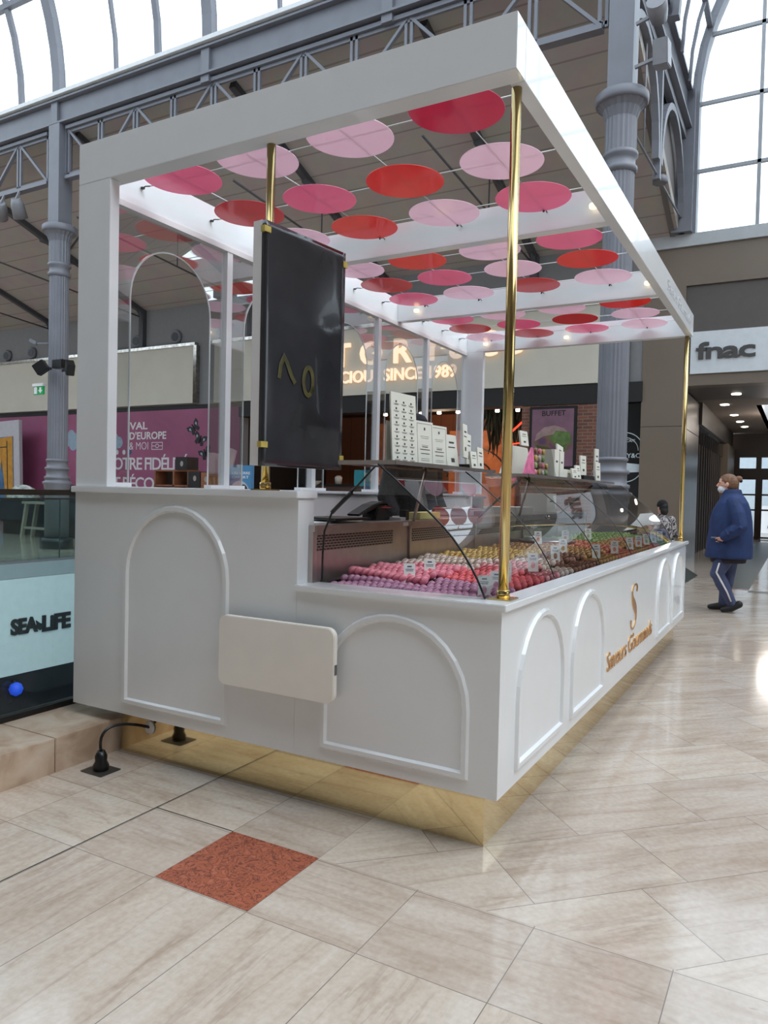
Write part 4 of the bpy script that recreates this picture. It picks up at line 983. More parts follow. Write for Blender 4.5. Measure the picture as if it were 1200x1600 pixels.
# ---- glass screen with arched openings along the back
gs = thing('glass_screen', 'clear glass screen with arched openings along the back of the kiosk', 'screen', (-3.36, 5.3, 1.4))
edges = [2.74, 3.81, 4.82, 5.82, 6.81, 7.79]
m_ = MB()
for e in edges[1:-1]: MB().box(-3.385, -3.335, e-0.026, e+0.026, 1.3985, zb-0.036).build('mullion', WHITE, gs)
CUT = mat('polished_glass_edge', (200, 205, 205), 0.1, var=0.3, scale=2)
for k in range(5):
    y0, y1 = edges[k]+0.027, edges[k+1]-0.027
    a0 = (3.0, 3.99, 4.99, 5.98, 6.96)[k]; a1 = a0+0.655; r = 0.3275; c = a0+r; sp = 2.805-r; ztop = zb-0.037
    # pane outline with the arch cut out of it
    arcp = [(c+r*math.cos(PI*q/24), sp+r*math.sin(PI*q/24)) for q in range(25)]
    zs = 1.42
    n = len(arcp); 
    v = []; f = []
    out = []
    for (py, pz) in arcp:
        # matching point on the outer border
        dy, dz = py-c, pz-sp
        if abs(dy) < 1e-6: q = (c, ztop)
        else:
            ty = ((y1-c) if dy > 0 else (y0-c))/dy; tz = (ztop-sp)/dz if dz > 1e-6 else 1e9
            tt = min(ty, tz); q = (c+dy*tt, sp+dz*tt)
        out.append(q)
    ring_o = [(y1, zs)]+out+[(y0, zs)]; ring_i = [(a1, zs)]+arcp+[(a0, zs)]
    # put the two upper corners in exactly
    for (py, pz) in ((y1, ztop), (y0, ztop)):
        idx = min(range(len(ring_o)), key=lambda s_: (ring_o[s_][0]-py)**2+(ring_o[s_][1]-pz)**2); ring_o[idx] = (py, pz)
    mb = MB()
    vv = [(-3.364, p[0], p[1]) for p in ring_o]+[(-3.364, p[0], p[1]) for p in ring_i]+[(-3.356, p[0], p[1]) for p in ring_o]+[(-3.356, p[0], p[1]) for p in ring_i]
    N_ = len(ring_o); ff = []
    for q in range(N_-1):
        ff.append((q, q+1, N_+q+1, N_+q)); ff.append((2*N_+q, 3*N_+q, 3*N_+q+1, 2*N_+q+1))
    mb.add(vv, ff); pn = mb.build('pane', GLASS, gs)
    e_ = MB()
    for p, q in zip(ring_i[:-1], ring_i[1:]): e_.bar((-3.36, p[0], p[1]), (-3.36, q[0], q[1]), 0.009, 0.006, 0, up=(1, 0, 0))
    e_.build('cut_edge', CUT, pn)
    MB().box(-3.39, -3.33, y0-0.001, a0, 1.3985, 1.42).box(-3.39, -3.33, a1, y1+0.001, 1.3985, 1.42).build('sill', WHITE, gs)

# ---- screen wrapped in black film
ang = math.radians(6.9)
dT = Vector((math.sin(ang), math.cos(ang), 0)); nT = Vector((math.cos(ang), -math.sin(ang), 0))
P0 = Vector((-2.11, 2.637, 0))*0.985; z0t, z1t = 1.504, 2.577
wT = 0.545
tv = thing('wrapped_display', 'upright display screen wrapped in glossy black film above the counter', 'screen', P0+Z_*1.5)
MB().prism([(0.0, z0t+0.002), (wT, z0t+0.002), (wT, z1t+0.004), (0.0, z1t+0.004)], P0-nT*0.02, dT, Z_, -nT*0.052).build('housing', WHITEM, tv)
# film: slightly wavy front
n1, n2 = 22, 40
vv = []; ff = []
for j in range(n2+1):
    for i in range(n1+1):
        s_, q = i/n1, j/n2
        edge = min(s_, 1-s_, q*2, (1-q)*2)
        b = 0.0012*math.sin(5*q+2*s_)+0.0006*math.sin(9*s_+3*q)+0.0022*math.sin(45*s_+9*q)*max(0, 0.14-edge)*6+0.0015*math.exp(-((q-0.62-0.02*math.sin(14*s_))/0.012)**2)
        b *= min(1, edge*12)
        vv.append(tuple(P0+dT*(s_*wT*1.01)+Z_*(z0t+(z1t-z0t)*q)+nT*(b+0.004)))
nb = len(vv)
for j in range(n2+1):
    for i in range(n1+1):
        s_, q = i/n1, j/n2; vv.append(tuple(P0+dT*(s_*wT*1.01)+Z_*(z0t+(z1t-z0t)*q)-nT*0.0195))
w1 = n1+1
for j in range(n2):
    for i in range(n1):
        a = j*w1+i; ff.append((a, a+1, a+w1+1, a+w1))
for i in range(n1):
    ff.append((i, nb+i, nb+i+1, i+1)); a = n2*w1+i; ff.append((a, a+1, nb+a+1, nb+a))
for j in range(n2):
    a = j*w1; ff.append((a, a+w1, nb+a+w1, nb+a)); a = j*w1+n1; ff.append((a, nb+a, nb+a+w1, a+w1))
MB().add(vv, ff, 0, True).build('black_film', BLACKG, tv)
TAPE = mat('yellow_tape', (190, 168, 82), 0.4, var=0.15, scale=30)
for s_, z, w, h in ((-0.012, 2.525, 0.04, 0.026), (0.53, 2.505, 0.03, 0.03), (-0.012, 1.585, 0.042, 0.026), (0.53, 1.55, 0.03, 0.026)):
    MB().prism([(s_, z), (s_+w, z), (s_+w, z+h), (s_, z+h)], P0-nT*0.015, dT, Z_, nT*0.024).build('tape', TAPE, tv)
m_ = MB()
for line in ([(0.095, 1.90), (0.105, 1.965), (0.125, 2.0), (0.145, 1.975), (0.175, 1.92), (0.20, 1.89)], [(0.29+0.032*math.cos(PI*k/10), 1.91+0.065*math.sin(PI*k/10)) for k in range(-3, 20)]):
    m_.strip(line, P0+nT*0.0085, dT, Z_, nT*0.0004, 0.022)
m_.build('yellow_reflection', mat('reflected_yellow', (74, 68, 24), 0.3, var=0.4, scale=20), tv)  # painted reflection of a yellow sign in the black film

# ================================================================== DISPLAY CASE
case = thing('display_case', 'curved glass refrigerated display case full of macarons', 'display case', (-1.5, 5.2, 0.95))
yc0, yc1 = 2.75, 7.62
PROF = [(-1.573, 1.518), (-1.50, 1.464), (-1.417, 1.396), (-1.34, 1.333), (-1.267, 1.270), (-1.22, 1.222), (-1.18, 1.173), (-1.142, 1.118), (-1.109, 1.063), (-1.088, 1.02), (-1.074, 0.987)]
seams = [2.752, 3.70, 4.67, 5.64, 6.60, 7.62]
for k in range(5):
    mb = MB(); n = len(PROF); th = 0.006
    a, b = seams[k]+0.002, seams[k+1]-0.002
    vv = [(x, y, z) for y in (a, b) for (x, z) in PROF]
    mb.add(vv, [(i, i+1, n+i+1, n+i) for i in range(n-1)], 0, True)
    mb.build('curved_pane', CASEG, case, fix=False)
for k, y in enumerate(seams):
    MB().tube([(x, y, z) for x, z in PROF], 0.0045 if k == 0 else 0.0032, 6).build('seam', BLACK if k < 5 else STEELD, case)
for y in (yc0+0.004, yc1-0.004):
    MB().add([(x, y, z) for x, z in PROF]+[(-1.885, y, 0.987), (-1.885, y, 1.24), (-1.72, y, 1.40)], [tuple(range(len(PROF)+3))]).build('end_pane', CASEG, case, fix=False)
MB().box(-1.9, -1.062, 2.818, 7.70, 0.93, 0.945).build('tray_deck', STEELD, case)
VENT = brick_mat('vent_slots', (46, 34, 32), (56, 42, 38), (150, 140, 132), 0.030, 0.0125, 0.0032, 'yz', 0.35, 0.6)
for a, b in ((2.76, 3.695), (3.705, 4.66), (4.67, 5.63), (5.64, 6.59), (6.60, 7.60)):
    MB().box(-1.935, -1.905, a, b, 0.945, 1.215).build('back_wall', STEEL, case)
    MB().box(-1.905, -1.903, a+0.03, b-0.19 if a < 3 else b-0.03, 1.125, 1.197).build('vent_grille', VENT, case)
    MB().box(-2.36, -1.893, a, b, 1.213, 1.243).build('steel_worktop', STEEL, case, bevel=0.003)
    MB().box(-1.903, -1.893, b-0.006, b+0.006, 0.95, 1.243).build('divider', STEEL, case)
MB().box(-2.36, -2.3, 2.83, 7.6, 0.242, 1.213).build('service_cabinet', STEELD, case)
m_ = MB().box(-1.903, -1.86, 2.82, 7.6, 0.945, 0.99); m_.build('back_gutter', STEELD, case)
MB().box(-1.893, -1.891, 3.60, 3.66, 1.217, 1.236).build('rating_plate', WHITEM, case)
# gas strut at the near end
MB().tube([(-1.58, 2.745, 1.512), (-1.70, 2.748, 1.395)], 0.0045, 8).tube([(-1.70, 2.748, 1.395), (-1.80, 2.75, 1.305)], 0.010, 8).tube([(-1.80, 2.75, 1.305), (-1.845, 2.76, 1.22), (-1.865, 2.78, 1.12), (-1.88, 2.80, 0.99)], 0.0045, 8).build('gas_strut', BLACK, case)
for y in (4.66, 6.6): MB().tube([(-1.60, y, 1.50), (-1.88, y, 1.245)], 0.008, 8).build('gas_strut', STEELD, case)
SHG = glass('smoked_shelf_glass', (0.62, 0.62, 0.62), 1.5)
def top_shelf(label, y0, y1, x0=-1.80, x1=-1.515):
    t = thing('top_shelf', label, 'shelf', (-1.65, y0, 1.52), 'shelves over the display case')
    MB().box(x0, x1, y0, y1, 1.524, 1.532).build('glass_plate', mat('smoked_plate', (58, 56, 56), 0.08, 0.0, var=0.2), t)
    MB().box(x1-0.002, x1+0.006, y0, y1, 1.519, 1.537).box(x0-0.006, x0+0.002, y0, y1, 1.519, 1.537).box(x0, x1, y0-0.006, y0+0.002, 1.519, 1.537).build('edge_trim', STEEL, t)
    for y in (y0+0.86,):
        MB().tube([(-1.86, y, 1.243), (-1.79, y, 1.524)], 0.009, 10).build('upright', STEEL, t)
    return t
top_shelf('near dark glass shelf on top of the display case, holding the menus', 2.80, 3.98)
top_shelf('far dark glass shelf on top of the display case, holding the gift boxes', 4.57, 7.05)

# ================================================================== MACARONS
def macaron_shells(n=20, full=True):
    a = [(0.003, 0.0148), (0.010, 0.0139), (0.0165, 0.0112), (0.0205, 0.0075), (0.0222, 0.0045), (0.0222, 0.003), (0.0212, 0.0022)] if full else [(0.006, 0.0146), (0.0165, 0.0112), (0.0222, 0.0038)]
    mb = MB()
    for s in (1, -1):
        mb.lathe([(r, s*z) for r, z in (a if s > 0 else a[::-1])], (0, 0, 0), n)
    return mb
def filling_mb(n=20): return MB().lathe([(0.0200, -0.0022), (0.0212, 0), (0.0200, 0.0022)], (0, 0, 0), n)
FL = {'purple': (192, 140, 168), 'pink': (238, 146, 162), 'coral': (232, 108, 114), 'cream': (228, 210, 198), 'pale pink': (234, 164, 168), 'brown': (146, 104, 86), 'yellow': (206, 172, 100), 'caramel': (190, 148, 96), 'salmon': (214, 136, 108), 'green': (150, 176, 112)}
fm = {k: cloud_mat('macaron_'+k.replace(' ', '_'), [(0.3, tuple(int(v*0.98) for v in c)), (0.7, tuple(min(255, int(v*1.09)) for v in c))], 60, 0.42, 0.3) for k, c in FL.items()}
ff_ = {k: mat('filling_'+k.replace(' ', '_'), tuple(int(v*0.82) for v in c), 0.6) for k, c in FL.items()}
def flavour(x, y):
    f = x > -1.44
    if y < 2.96: return 'purple'
    if y < 3.14: return 'purple' if f else 'pink'
    if y < 3.42: return 'coral' if f else 'pink'
    if y < 3.60: return 'coral' if f else 'cream'
    if y < 3.90: return 'pale pink' if f else 'cream'
    if y < 4.15: return 'cream' if f else 'yellow'
    if y < 4.70: return 'brown' if f else 'yellow'
    if y < 5.30: return 'caramel'
    if y < 5.90: return 'salmon'
    if y < 6.40: return 'caramel' if f else 'green'
    if y < 6.90: return 'salmon' if f else 'green'
    return 'green'
spots = []
ys = 2.846; j = 0
while ys < 7.52:
    k = flavour(-1.6, ys)
    xs = -1.842+0.016*(j % 2)
    while xs < -1.098:
        f = flavour(xs, ys)
        lift = 0.0 if f == 'purple' and ys < 2.93 else (0.016 if f == 'purple' else (0.05 if xs < -1.45 else 0.034)+(0.012 if ys > 3.6 else 0))
        lift += 0.010*math.sin(ys*23+xs*9)
        zz = 0.9685+max(0, lift)
        # keep clear of the curved pane
        if xs > -1.19: zz = min(zz, 0.984)
        spots.append((xs+random.uniform(-.002, .002), ys+random.uniform(-.004, .004), zz, f, random.uniform(-.25, .25), 0.42+random.uniform(-.16, .16)))
        xs += 0.0338
    ys += 0.0440; j += 1
spots.sort(key=lambda s_: s_[0]**2+s_[1]**2)
protos = {}
for (x, y, z, f, rz, tl) in spots[:300]:
    rot = (0, PI/2+tl, rz-0.5)
    if f not in protos:
        r = macaron_shells().build('macaron', fm[f]); c = filling_mb().build('filling', ff_[f], r); protos[f] = (r, c)
        r.location = (x, y, z); r.rotation_euler = rot
        c.matrix_parent_inverse = Matrix()
    else:
        pr, pc = protos[f]; r = pr.copy(); col.objects.link(r); r.location = (x, y, z); r.rotation_euler = rot
        c = pc.copy(); col.objects.link(c); c.parent = r
    tag(r, {'purple': 'mauve macaron in the packed rows at the near end of the display case', 'pink': 'pink macaron heaped behind the mauve ones in the display case', 'coral': 'coral red macaron beside the mauve ones near the front glass', 'cream': 'cream macaron behind the pink ones in the display case', 'pale pink': 'pale pink macaron behind the coral ones in the display case'}.get(f, f+' macaron in the display case'), 'macaron', f+' macarons')
shell_lo = macaron_shells(10, False)
names = list(FL); mb = MB()
for (x, y, z, f, rz, tl) in spots[300:]:
    mm = Matrix.Translation((x, y, z)) @ Matrix.Rotation(rz-0.5, 4, 'Z') @ Matrix.Rotation(PI/2+tl, 4, 'Y')
    mb.merge(shell_lo, mm, names.index(f))
o = mb.build('macaron_pile', [fm[k] for k in names], fix=False)
tag(o, 'many-coloured macarons filling the middle and far end of the display case', 'macarons'); o['kind'] = 'stuff'
# trays under the macarons
BT = mat('black_tray', (30, 28, 28), 0.4)
for i, (y0, y1, lab) in enumerate(((2.82, 3.69, 'tray of mauve and pink macarons nearest the corner pole'), (3.71, 4.65, 'tray of cream, yellow and brown macarons'), (4.67, 5.62, 'tray of caramel and salmon macarons'), (5.65, 6.58, 'tray of caramel and green macarons'), (6.62, 7.56, 'tray of green macarons at the far end of the case'))):
    t = thing('macaron_tray', 'dark '+lab, 'tray', (-1.47, y0, 0.945), 'macaron trays')
    MB().box(-1.855, -1.075, y0, y1, 0.9455, 0.9475).build('tray_base', BT, t)
    MB().box(-1.858, -1.853, y0, y1, 0.9455, 0.965).box(-1.853, -1.10, y1-0.004, y1, 0.9455, 0.96).box(-1.853, -1.10, y0, y0+0.004, 0.9455, 0.955).build('tray_rim', BT, t)
# price tags
TAGW = mat('card_white', (230, 230, 226), 0.5)
def make_tag(loc, rz, flav, label):
    t = thing('price_tag', label, 'price tag', loc, 'white macaron price tags')
    mm = Matrix.Translation(loc) @ Matrix.Rotation(rz, 4, 'Z') @ Matrix.Rotation(-0.32, 4, 'X')
    cd = MB().merge(MB().box(-0.026, 0.026, 0, 0.0015, -0.02, 0.075), mm).build('card', TAGW, t)
    MB().merge(MB().prism([(0.011*math.cos(2*PI*k/16), 0.013+0.017*math.sin(2*PI*k/16)) for k in range(16)], (0, -0.0002, 0), X_, Z_, -Y_*0.0006), mm).build('picture', fm[flav], cd)
    q = MB().box(-0.010, 0.010, -0.0007, -0.0002, 0.057, 0.063).box(-0.018, 0.018, -0.0007, -0.0002, 0.046, 0.0485).box(-0.016, 0.016, -0.0007, -0.0002, 0.039, 0.0415)
    MB().merge(q, mm).build('caption', mat('ink_grey', (70, 80, 100), 0.6), cd)
TG = [(-1.527, 2.98, 1.02, 'pink', 'white price tag standing left among the pink macarons'), (-1.483, 3.10, 1.035, 'coral', 'white price tag right of another among the pink macarons'),
      (-1.125, 2.87, 1.005, 'purple', 'white price tag by the front glass, left of the brass corner pole'), (-1.13, 3.02, 1.01, 'purple', 'white price tag partly hidden behind the brass corner pole'),
      (-1.16, 3.22, 1.03, 'coral', 'white price tag among the coral macarons right of the corner pole'), (-1.16, 3.62, 1.05, 'pale pink', 'white price tag lying among the pale pink macarons'),
      (-1.216, 4.2, 1.055, 'brown', 'white price tag in front of the brown macarons'), (-1.341, 4.8, 1.06, 'caramel', 'white price tag by the caramel macarons'),
      (-1.65, 5.25, 1.08, 'salmon', 'left white price tag of three standing behind the salmon macarons'), (-1.55, 5.6, 1.08, 'salmon', 'middle white price tag of three standing behind the salmon macarons'),
      (-1.50, 6.1, 1.08, 'green', 'right white price tag of three standing behind the salmon macarons'), (-1.15, 4.9, 1.03, 'caramel', 'white price tag at the front glass before the caramel macarons'),
      (-1.14, 5.4, 1.03, 'salmon', 'white price tag at the front glass before the salmon macarons'), (-1.14, 5.95, 1.03, 'caramel', 'first white price tag of the far front row'),
      (-1.14, 6.3, 1.03, 'salmon', 'second white price tag of the far front row'), (-1.14, 6.65, 1.03, 'green', 'third white price tag of the far front row'), (-1.14, 7.0, 1.03, 'green', 'fourth white price tag of the far front row'), (-1.14, 7.35, 1.03, 'green', 'last white price tag at the far end of the case')]
for (x, y, z, f, lab) in TG: make_tag((x, y, z-0.012), 0.45+random.uniform(-.15, .15), f, lab)
# green sweets and glass dome inside the case
t = thing('glass_dome', 'clear glass dome over pale macarons inside the display case', 'dome', (-1.66, 5.5, 1.06))
MB().lathe([(0.20, 0), (0.21, 0.012), (0.05, 0.014)], (-1.66, 5.5, 1.055), 28).build('plate', STEEL, t)
MB().lathe([(0.17, 0.015), (0.17, 0.07), (0.14, 0.125), (0.08, 0.155), (0.02, 0.165)], (-1.66, 5.5, 1.055), 28).build('dome', GLASS, t, fix=False)
MB().lathe([(0.012, 0.165), (0.022, 0.185), (0.01, 0.2)], (-1.66, 5.5, 1.055), 12).build('knob', CHROME, t)

# ================================================================== ON THE CASE
def pt_box(name, label, cat, y0, y1, z0, z1, x=-1.62, d=0.012, m_=None, rz=0.0, lean=0.0):
    t = thing(name, label, cat, (x, (y0+y1)/2, z0))
    return t
PAPER = mat('paper_white', (222, 220, 208), 0.6, var=0.02)
INKM = mat('ink_menu', (60, 62, 60), 0.6)
def menu(label, y0, y1, z1, x, kind):
    z0 = 1.5325
    t = thing('menu_board', label, 'menu', (x, (y0+y1)/2, z0))
    lean = Matrix.Translation((x, (y0+y1)/2, z0)) @ Matrix.Rotation(-0.10, 4, 'Z') @ Matrix.Rotation(-0.06, 4, 'Y')
    w, h = y1-y0, z1-z0
    bd = MB().merge(MB().box(-0.008, 0, -w/2, w/2, 0, h), lean).build('board', PAPER, t)
    q = MB()
    if kind == 0:
        for i in range(3):
            for k in range(9):
                yy = -w/2+w*(0.2+0.3*i); zz = h*(0.92-0.098*k)-0.02
                q.box(0.0004, 0.0009, yy-0.006, yy+0.005, zz, zz+0.009)
                q.box(0.0004, 0.0009, yy-0.022, yy+0.022, zz-0.007, zz-0.0055).box(0.0004, 0.0009, yy-0.016, yy+0.016, zz-0.011, zz-0.0095)
    else:
        q.strip([(-w/2+0.012, 0.012), (w/2-0.012, 0.012), (w/2-0.012, h-0.012), (-w/2+0.012, h-0.012)], (0.0002, 0, 0), Y_, Z_, X_*0.0006, 0.002, closed=True)
        q.box(0.0004, 0.0009, -0.006, 0.006, h*0.8, h*0.86)
        for k, (zz, ww) in enumerate(((0.66, 0.04), (0.62, 0.034), (0.46, 0.03), (0.42, 0.026), (0.36, 0.045), (0.27, 0.04), (0.16, 0.036), (0.12, 0.04))):
            b = 0.0035 if k in (3, 4, 5) else 0.0012
            q.box(0.0004, 0.0009, -ww, ww, h*zz, h*zz+b)
    MB().merge(q, lean).build('print', INKM, bd)
    MB().merge(MB().box(-0.05, 0.006, -w/2, w/2, 0, 0.004).box(-0.05, -0.045, -w/2+0.01, w/2-0.01, 0, h*0.6), Matrix.Translation((x, (y0+y1)/2, z0)) @ Matrix.Rotation(-0.10, 4, 'Z')).build('easel', PAPER, t)
menu('tall white menu board printed in three columns on the near glass shelf', 2.985, 3.195, 1.862, -1.62, 0)
menu('left one of the two framed white menus on the near glass shelf', 3.225, 3.385, 1.752, -1.62, 1)
menu('right one of the two framed white menus on the near glass shelf', 3.392, 3.552, 1.745, -1.62, 1)
def small_card(label, y, z, w, h, x=-1.60, lean=0.15, rz=-0.1, roll_=0.0):
    t = thing('card_stand', label, 'card', (x, y, z), 'small white cards on the glass shelves')
    mm = Matrix.Translation((x, y, z)) @ Matrix.Rotation(rz, 4, 'Z') @ Matrix.Rotation(-lean, 4, 'Y') @ Matrix.Rotation(roll_, 4, 'X')
    MB().merge(MB().box(-0.012, 0, -w/2, w/2, 0, h), mm).build('card', PAPER, t)
    MB().merge(MB().box(0.0003, 0.0008, -w*0.2, w*0.25, h*0.75, h*0.8).box(0.0003, 0.0008, -w*0.3, w*0.3, h*0.62, h*0.65).box(0.0003, 0.0008, -w*0.15, w*0.15, h*0.2, h*0.32), mm).build('print', INKM, t)
    return t
small_card('white card box at the left of the small cards on the near shelf', 3.74, 1.533, 0.12, 0.19, -1.66)
small_card('tallest narrow white card leaning on the near shelf', 3.83, 1.60, 0.05, 0.19, -1.63, 0.12, -0.1, -0.12)
small_card('second narrow white card behind the tallest one on the near shelf', 3.90, 1.56, 0.05, 0.18, -1.64, 0.1, -0.1, -0.14)
small_card('small white price card at the front edge of the near shelf', 3.80, 1.533, 0.07, 0.10, -1.56)
small_card('white card at the right end of the near shelf', 3.935, 1.533, 0.07, 0.13, -1.58, 0.12, -0.1, -0.1)
tag(MB().box(-1.70, -1.60, 3.84, 3.96, 1.5325, 1.565).build('black_box', BLACK), 'flat black box under the cards at the end of the near shelf', 'box')
# pyramid gift box
t = thing('pyramid_box', 'pink sided pyramid box of macarons behind clear film on the far shelf', 'gift box', (-1.66, 5.05, 1.5325))
A, B = 4.70, 5.40
MB().prism([(A, 0), (B, 0), (B-0.16, 0.21), (A+0.16, 0.21)], (-1.76, 0, 1.5325), Y_, Z_, X_*0.012).build('back_card', PAPER, t)
MB().prism([(A, 0), (A+0.26, 0), (A+0.20, 0.19), (A+0.16, 0.19)], (-1.60, 0, 1.5325), Y_, Z_, X_*0.006).build('pink_panel', mat('gift_pink', (226, 120, 160), 0.4, var=0.3, scale=20), t)
MB().prism([(A+0.27, 0), (B, 0), (B-0.15, 0.21), (A+0.21, 0.21)], (-1.575, 0, 1.5325), Y_, Z_, X_*0.002).build('clear_film', GLASS, t)
for r_ in range(4):
    for c_ in range(4-(r_ > 1)):
        f = ['pink', 'yellow', 'cream', 'green', 'brown'][(r_*3+c_) % 5]
        mb_ = MB().merge(macaron_shells(14), Matrix.Translation((-1.62, A+0.33+0.085*c_+0.004*r_, 1.56+0.05*r_)) @ Matrix.Rotation(PI/2, 4, 'Y'))
        tag(mb_.build('macaron', fm[f]), 'macaron stacked behind clear film inside the pyramid gift box', 'macaron', 'macarons in the pyramid box')
small_card('white price card sticking up above the pyramid box', 4.87, 1.735, 0.12, 0.10, -1.64)
def carton(label, y0, y1, z0, z1, x0=-1.72, x1=-1.60, m_=None):
    t = thing('gift_carton', label, 'box', ((x0+x1)/2, (y0+y1)/2, z0)); MB().box(x0, x1, y0, y1, z0, z1).build('carton', m_ or PAPER, t, bevel=0.002)
    MB().box(x1+0.0002, x1+0.0008, y0+(y1-y0)*0.3, y1-(y1-y0)*0.3, z0+(z1-z0)*0.55, z0+(z1-z0)*0.62).build('print', INKM, t); return t
carton('white upright carton just right of the pyramid box', 5.43, 5.55, 1.5325, 1.745)
carton('second white upright carton right of the pyramid box', 5.57, 5.68, 1.5325, 1.74)
carton('low white carton lying in the middle of the far shelf', 5.70, 6.25, 1.5325, 1.61, -1.75, -1.62)
carton('low dark carton toward the far end of the far shelf', 6.3, 6.75, 1.5325, 1.58, -1.75, -1.6, BLACK)
small_card('white card leaning tall behind the low carton on the far shelf', 5.80, 1.615, 0.12, 0.19, -1.66, 0.12, -0.1, -0.2)
small_card('white price card in front of the low carton on the far shelf', 5.92, 1.5325, 0.12, 0.09, -1.57)
small_card('small white card right of the leaning card on the far shelf', 6.05, 1.5325, 0.10, 0.12, -1.575)
small_card('left white card of the pair near the far end of the far shelf', 6.52, 1.585, 0.14, 0.17, -1.66, 0.05)
small_card('right white card of the pair near the far end of the far shelf', 6.70, 1.5325, 0.12, 0.17, -1.575, 0.05)
small_card('tall thin white card at the far end of the far shelf', 6.98, 1.5325, 0.10, 0.31, -1.66, 0.0)
# on the steel worktop
t = thing('card_terminal', 'black curved card payment terminal on the steel worktop', 'card reader', (-2.05, 3.55, 1.243))
MB().prism([(0, 0), (0.20, 0), (0.20, 0.035), (0.12, 0.085), (0.03, 0.075), (0.005, 0.03)], (-2.10, 3.50, 1.243), Y_, Z_, X_*0.09).build('body', BLACK, t, bevel=0.008)
MB().prism([(-0.16, 0.035), (-0.15, 0.025), (0.02, 0.065), (0.13, 0.088), (0.17, 0.075), (0.17, 0.09), (0.10, 0.105), (0.0, 0.088)], (-2.10, 3.50, 1.243), Y_, Z_, X_*0.08).build('handset', BLACK, t, bevel=0.006)
MB().prism([(0.06, 0.070), (0.17, 0.068), (0.17, 0.072), (0.06, 0.076)], (-2.009, 3.50, 1.243), Y_, Z_, X_*0.002).build('red_stripe', mat('stripe_red', (190, 40, 50)), t)
tag(MB().prism([(-2.20, 3.06), (-1.94, 3.0), (-1.92, 3.30), (-2.16, 3.36)], (0, 0, 1.255), X_, Y_, Z_*0.012).build('card_tray', BLACK, bevel=0.003), 'flat black tray beside the card terminal on the steel worktop', 'tray')
for i, (a, lab) in enumerate(((0.1, 'white paper sheet lying under the black tray'), (-0.12, 'white paper sheet lying nearest the kiosk end post'))):
    tag(MB().cbox((-2.08, 3.0+0.08*i-0.05, 1.2445+0.003*i), (0.21, 0.30, 0.0015), 0, a).build('paper_sheet', TAGW), lab, 'paper')
tag(MB().box(-2.25, -2.0, 2.80, 3.05, 1.2435, 1.2438).build('black_folder', BLACK), 'thin black folder beneath the papers on the steel worktop', 'folder')
tag(MB().box(-2.02, -1.93, 3.88, 4.16, 1.2435, 1.285).build('yellow_box', mat('pale_yellow_card', (208, 196, 130), 0.6), bevel=0.003), 'pale yellow flat box behind the card terminal', 'box')
t = thing('phone_stand', 'small dark stand at the joint of the steel worktops', 'stand', (-1.96, 3.74, 1.243)); MB().box(-1.98, -1.94, 3.72, 3.76, 1.2435, 1.30).build('post', STEELD, t); MB().box(-2.02, -1.94, 3.66, 3.72, 1.2435, 1.26).build('foot', WHITEM, t)
t = thing('kitchen_scale', 'pale scale with dark display on the middle steel worktop', 'scale', (-2.1, 4.9, 1.243))
MB().box(-2.25, -1.98, 4.75, 5.05, 1.2435, 1.29).build('body', WHITEM, t, bevel=0.006); MB().box(-1.979, -1.976, 4.82, 4.98, 1.25, 1.28).build('display', BLACK, t); MB().box(-2.26, -1.99, 4.74, 5.06, 1.292, 1.298).build('plate', STEEL, t)
t = thing('paper_bag_stack', 'stack of flat white paper bags on the far steel worktop', 'bags', (-2.1, 6.0, 1.243)); MB().box(-2.28, -2.0, 5.75, 6.2, 1.2435, 1.30).build('stack', PAPER, t)
carton('white carton standing on the far steel worktop', 6.75, 7.05, 1.2435, 1.42, -2.3, -2.05)

# ================================================================== PEOPLE
def ball(mb, c, r, n=16):
    r = r if isinstance(r, (tuple, list)) else (r, r, r)
    k = n//2; v = [(c[0], c[1], c[2]-r[2])]; f = []
    for j in range(1, k):
        a = -PI/2+PI*j/k
        v += [(c[0]+r[0]*math.cos(a)*math.cos(2*PI*i/n), c[1]+r[1]*math.cos(a)*math.sin(2*PI*i/n), c[2]+r[2]*math.sin(a)) for i in range(n)]
    v.append((c[0], c[1], c[2]+r[2])); t = len(v)-1
    f += [(0, 1+(i+1) % n, 1+i) for i in range(n)]
    for j in range(k-2): f += [(1+j*n+i, 1+j*n+(i+1) % n, 1+(j+1)*n+(i+1) % n, 1+(j+1)*n+i) for i in range(n)]
    f += [(1+(k-2)*n+i, 1+(k-2)*n+(i+1) % n, t) for i in range(n)]
    return mb.add(v, f, 0, True)
def limb(mb, pts, rs):
    mb.tube(pts, rs, 14)
    for p, r in zip(pts, rs): ball(mb, p, r)
    return mb
def loft(mb, rings, n=28):
    v = [(cx_+rx*math.cos(2*PI*i/n), cy_+ry*math.sin(2*PI*i/n), z) for (cx_, cy_, z, rx, ry) in rings for i in range(n)]
    k = len(rings)
    f = [(j*n+i, j*n+(i+1) % n, (j+1)*n+(i+1) % n, (j+1)*n+i) for j in range(k-1) for i in range(n)]+[tuple(range(n))[::-1], tuple((k-1)*n+i for i in range(n))]
    return mb.add(v, f, 0, True)
def sculpt(name, mb, mt, parent, mtx, voxel=0.008, smooth=0):
    """fuse the pieces into one continuous skin"""
    o = mb.build(name, mt); 
    r = o.modifiers.new('r', 'REMESH'); r.mode = 'VOXEL'; r.voxel_size = voxel; r.use_smooth_shade = True
    if smooth:
        s_ = o.modifiers.new('s', 'SMOOTH'); s_.iterations = smooth; s_.factor = 0.5
    dg = bpy.context.evaluated_depsgraph_get(); me = bpy.data.meshes.new_from_object(o.evaluated_get(dg))
    bpy.data.objects.remove(o); me.transform(mtx); me.name = name
    if not me.materials: me.materials.append(mt)
    for p in me.polygons: p.use_smooth = True
    return link(name, me, parent)
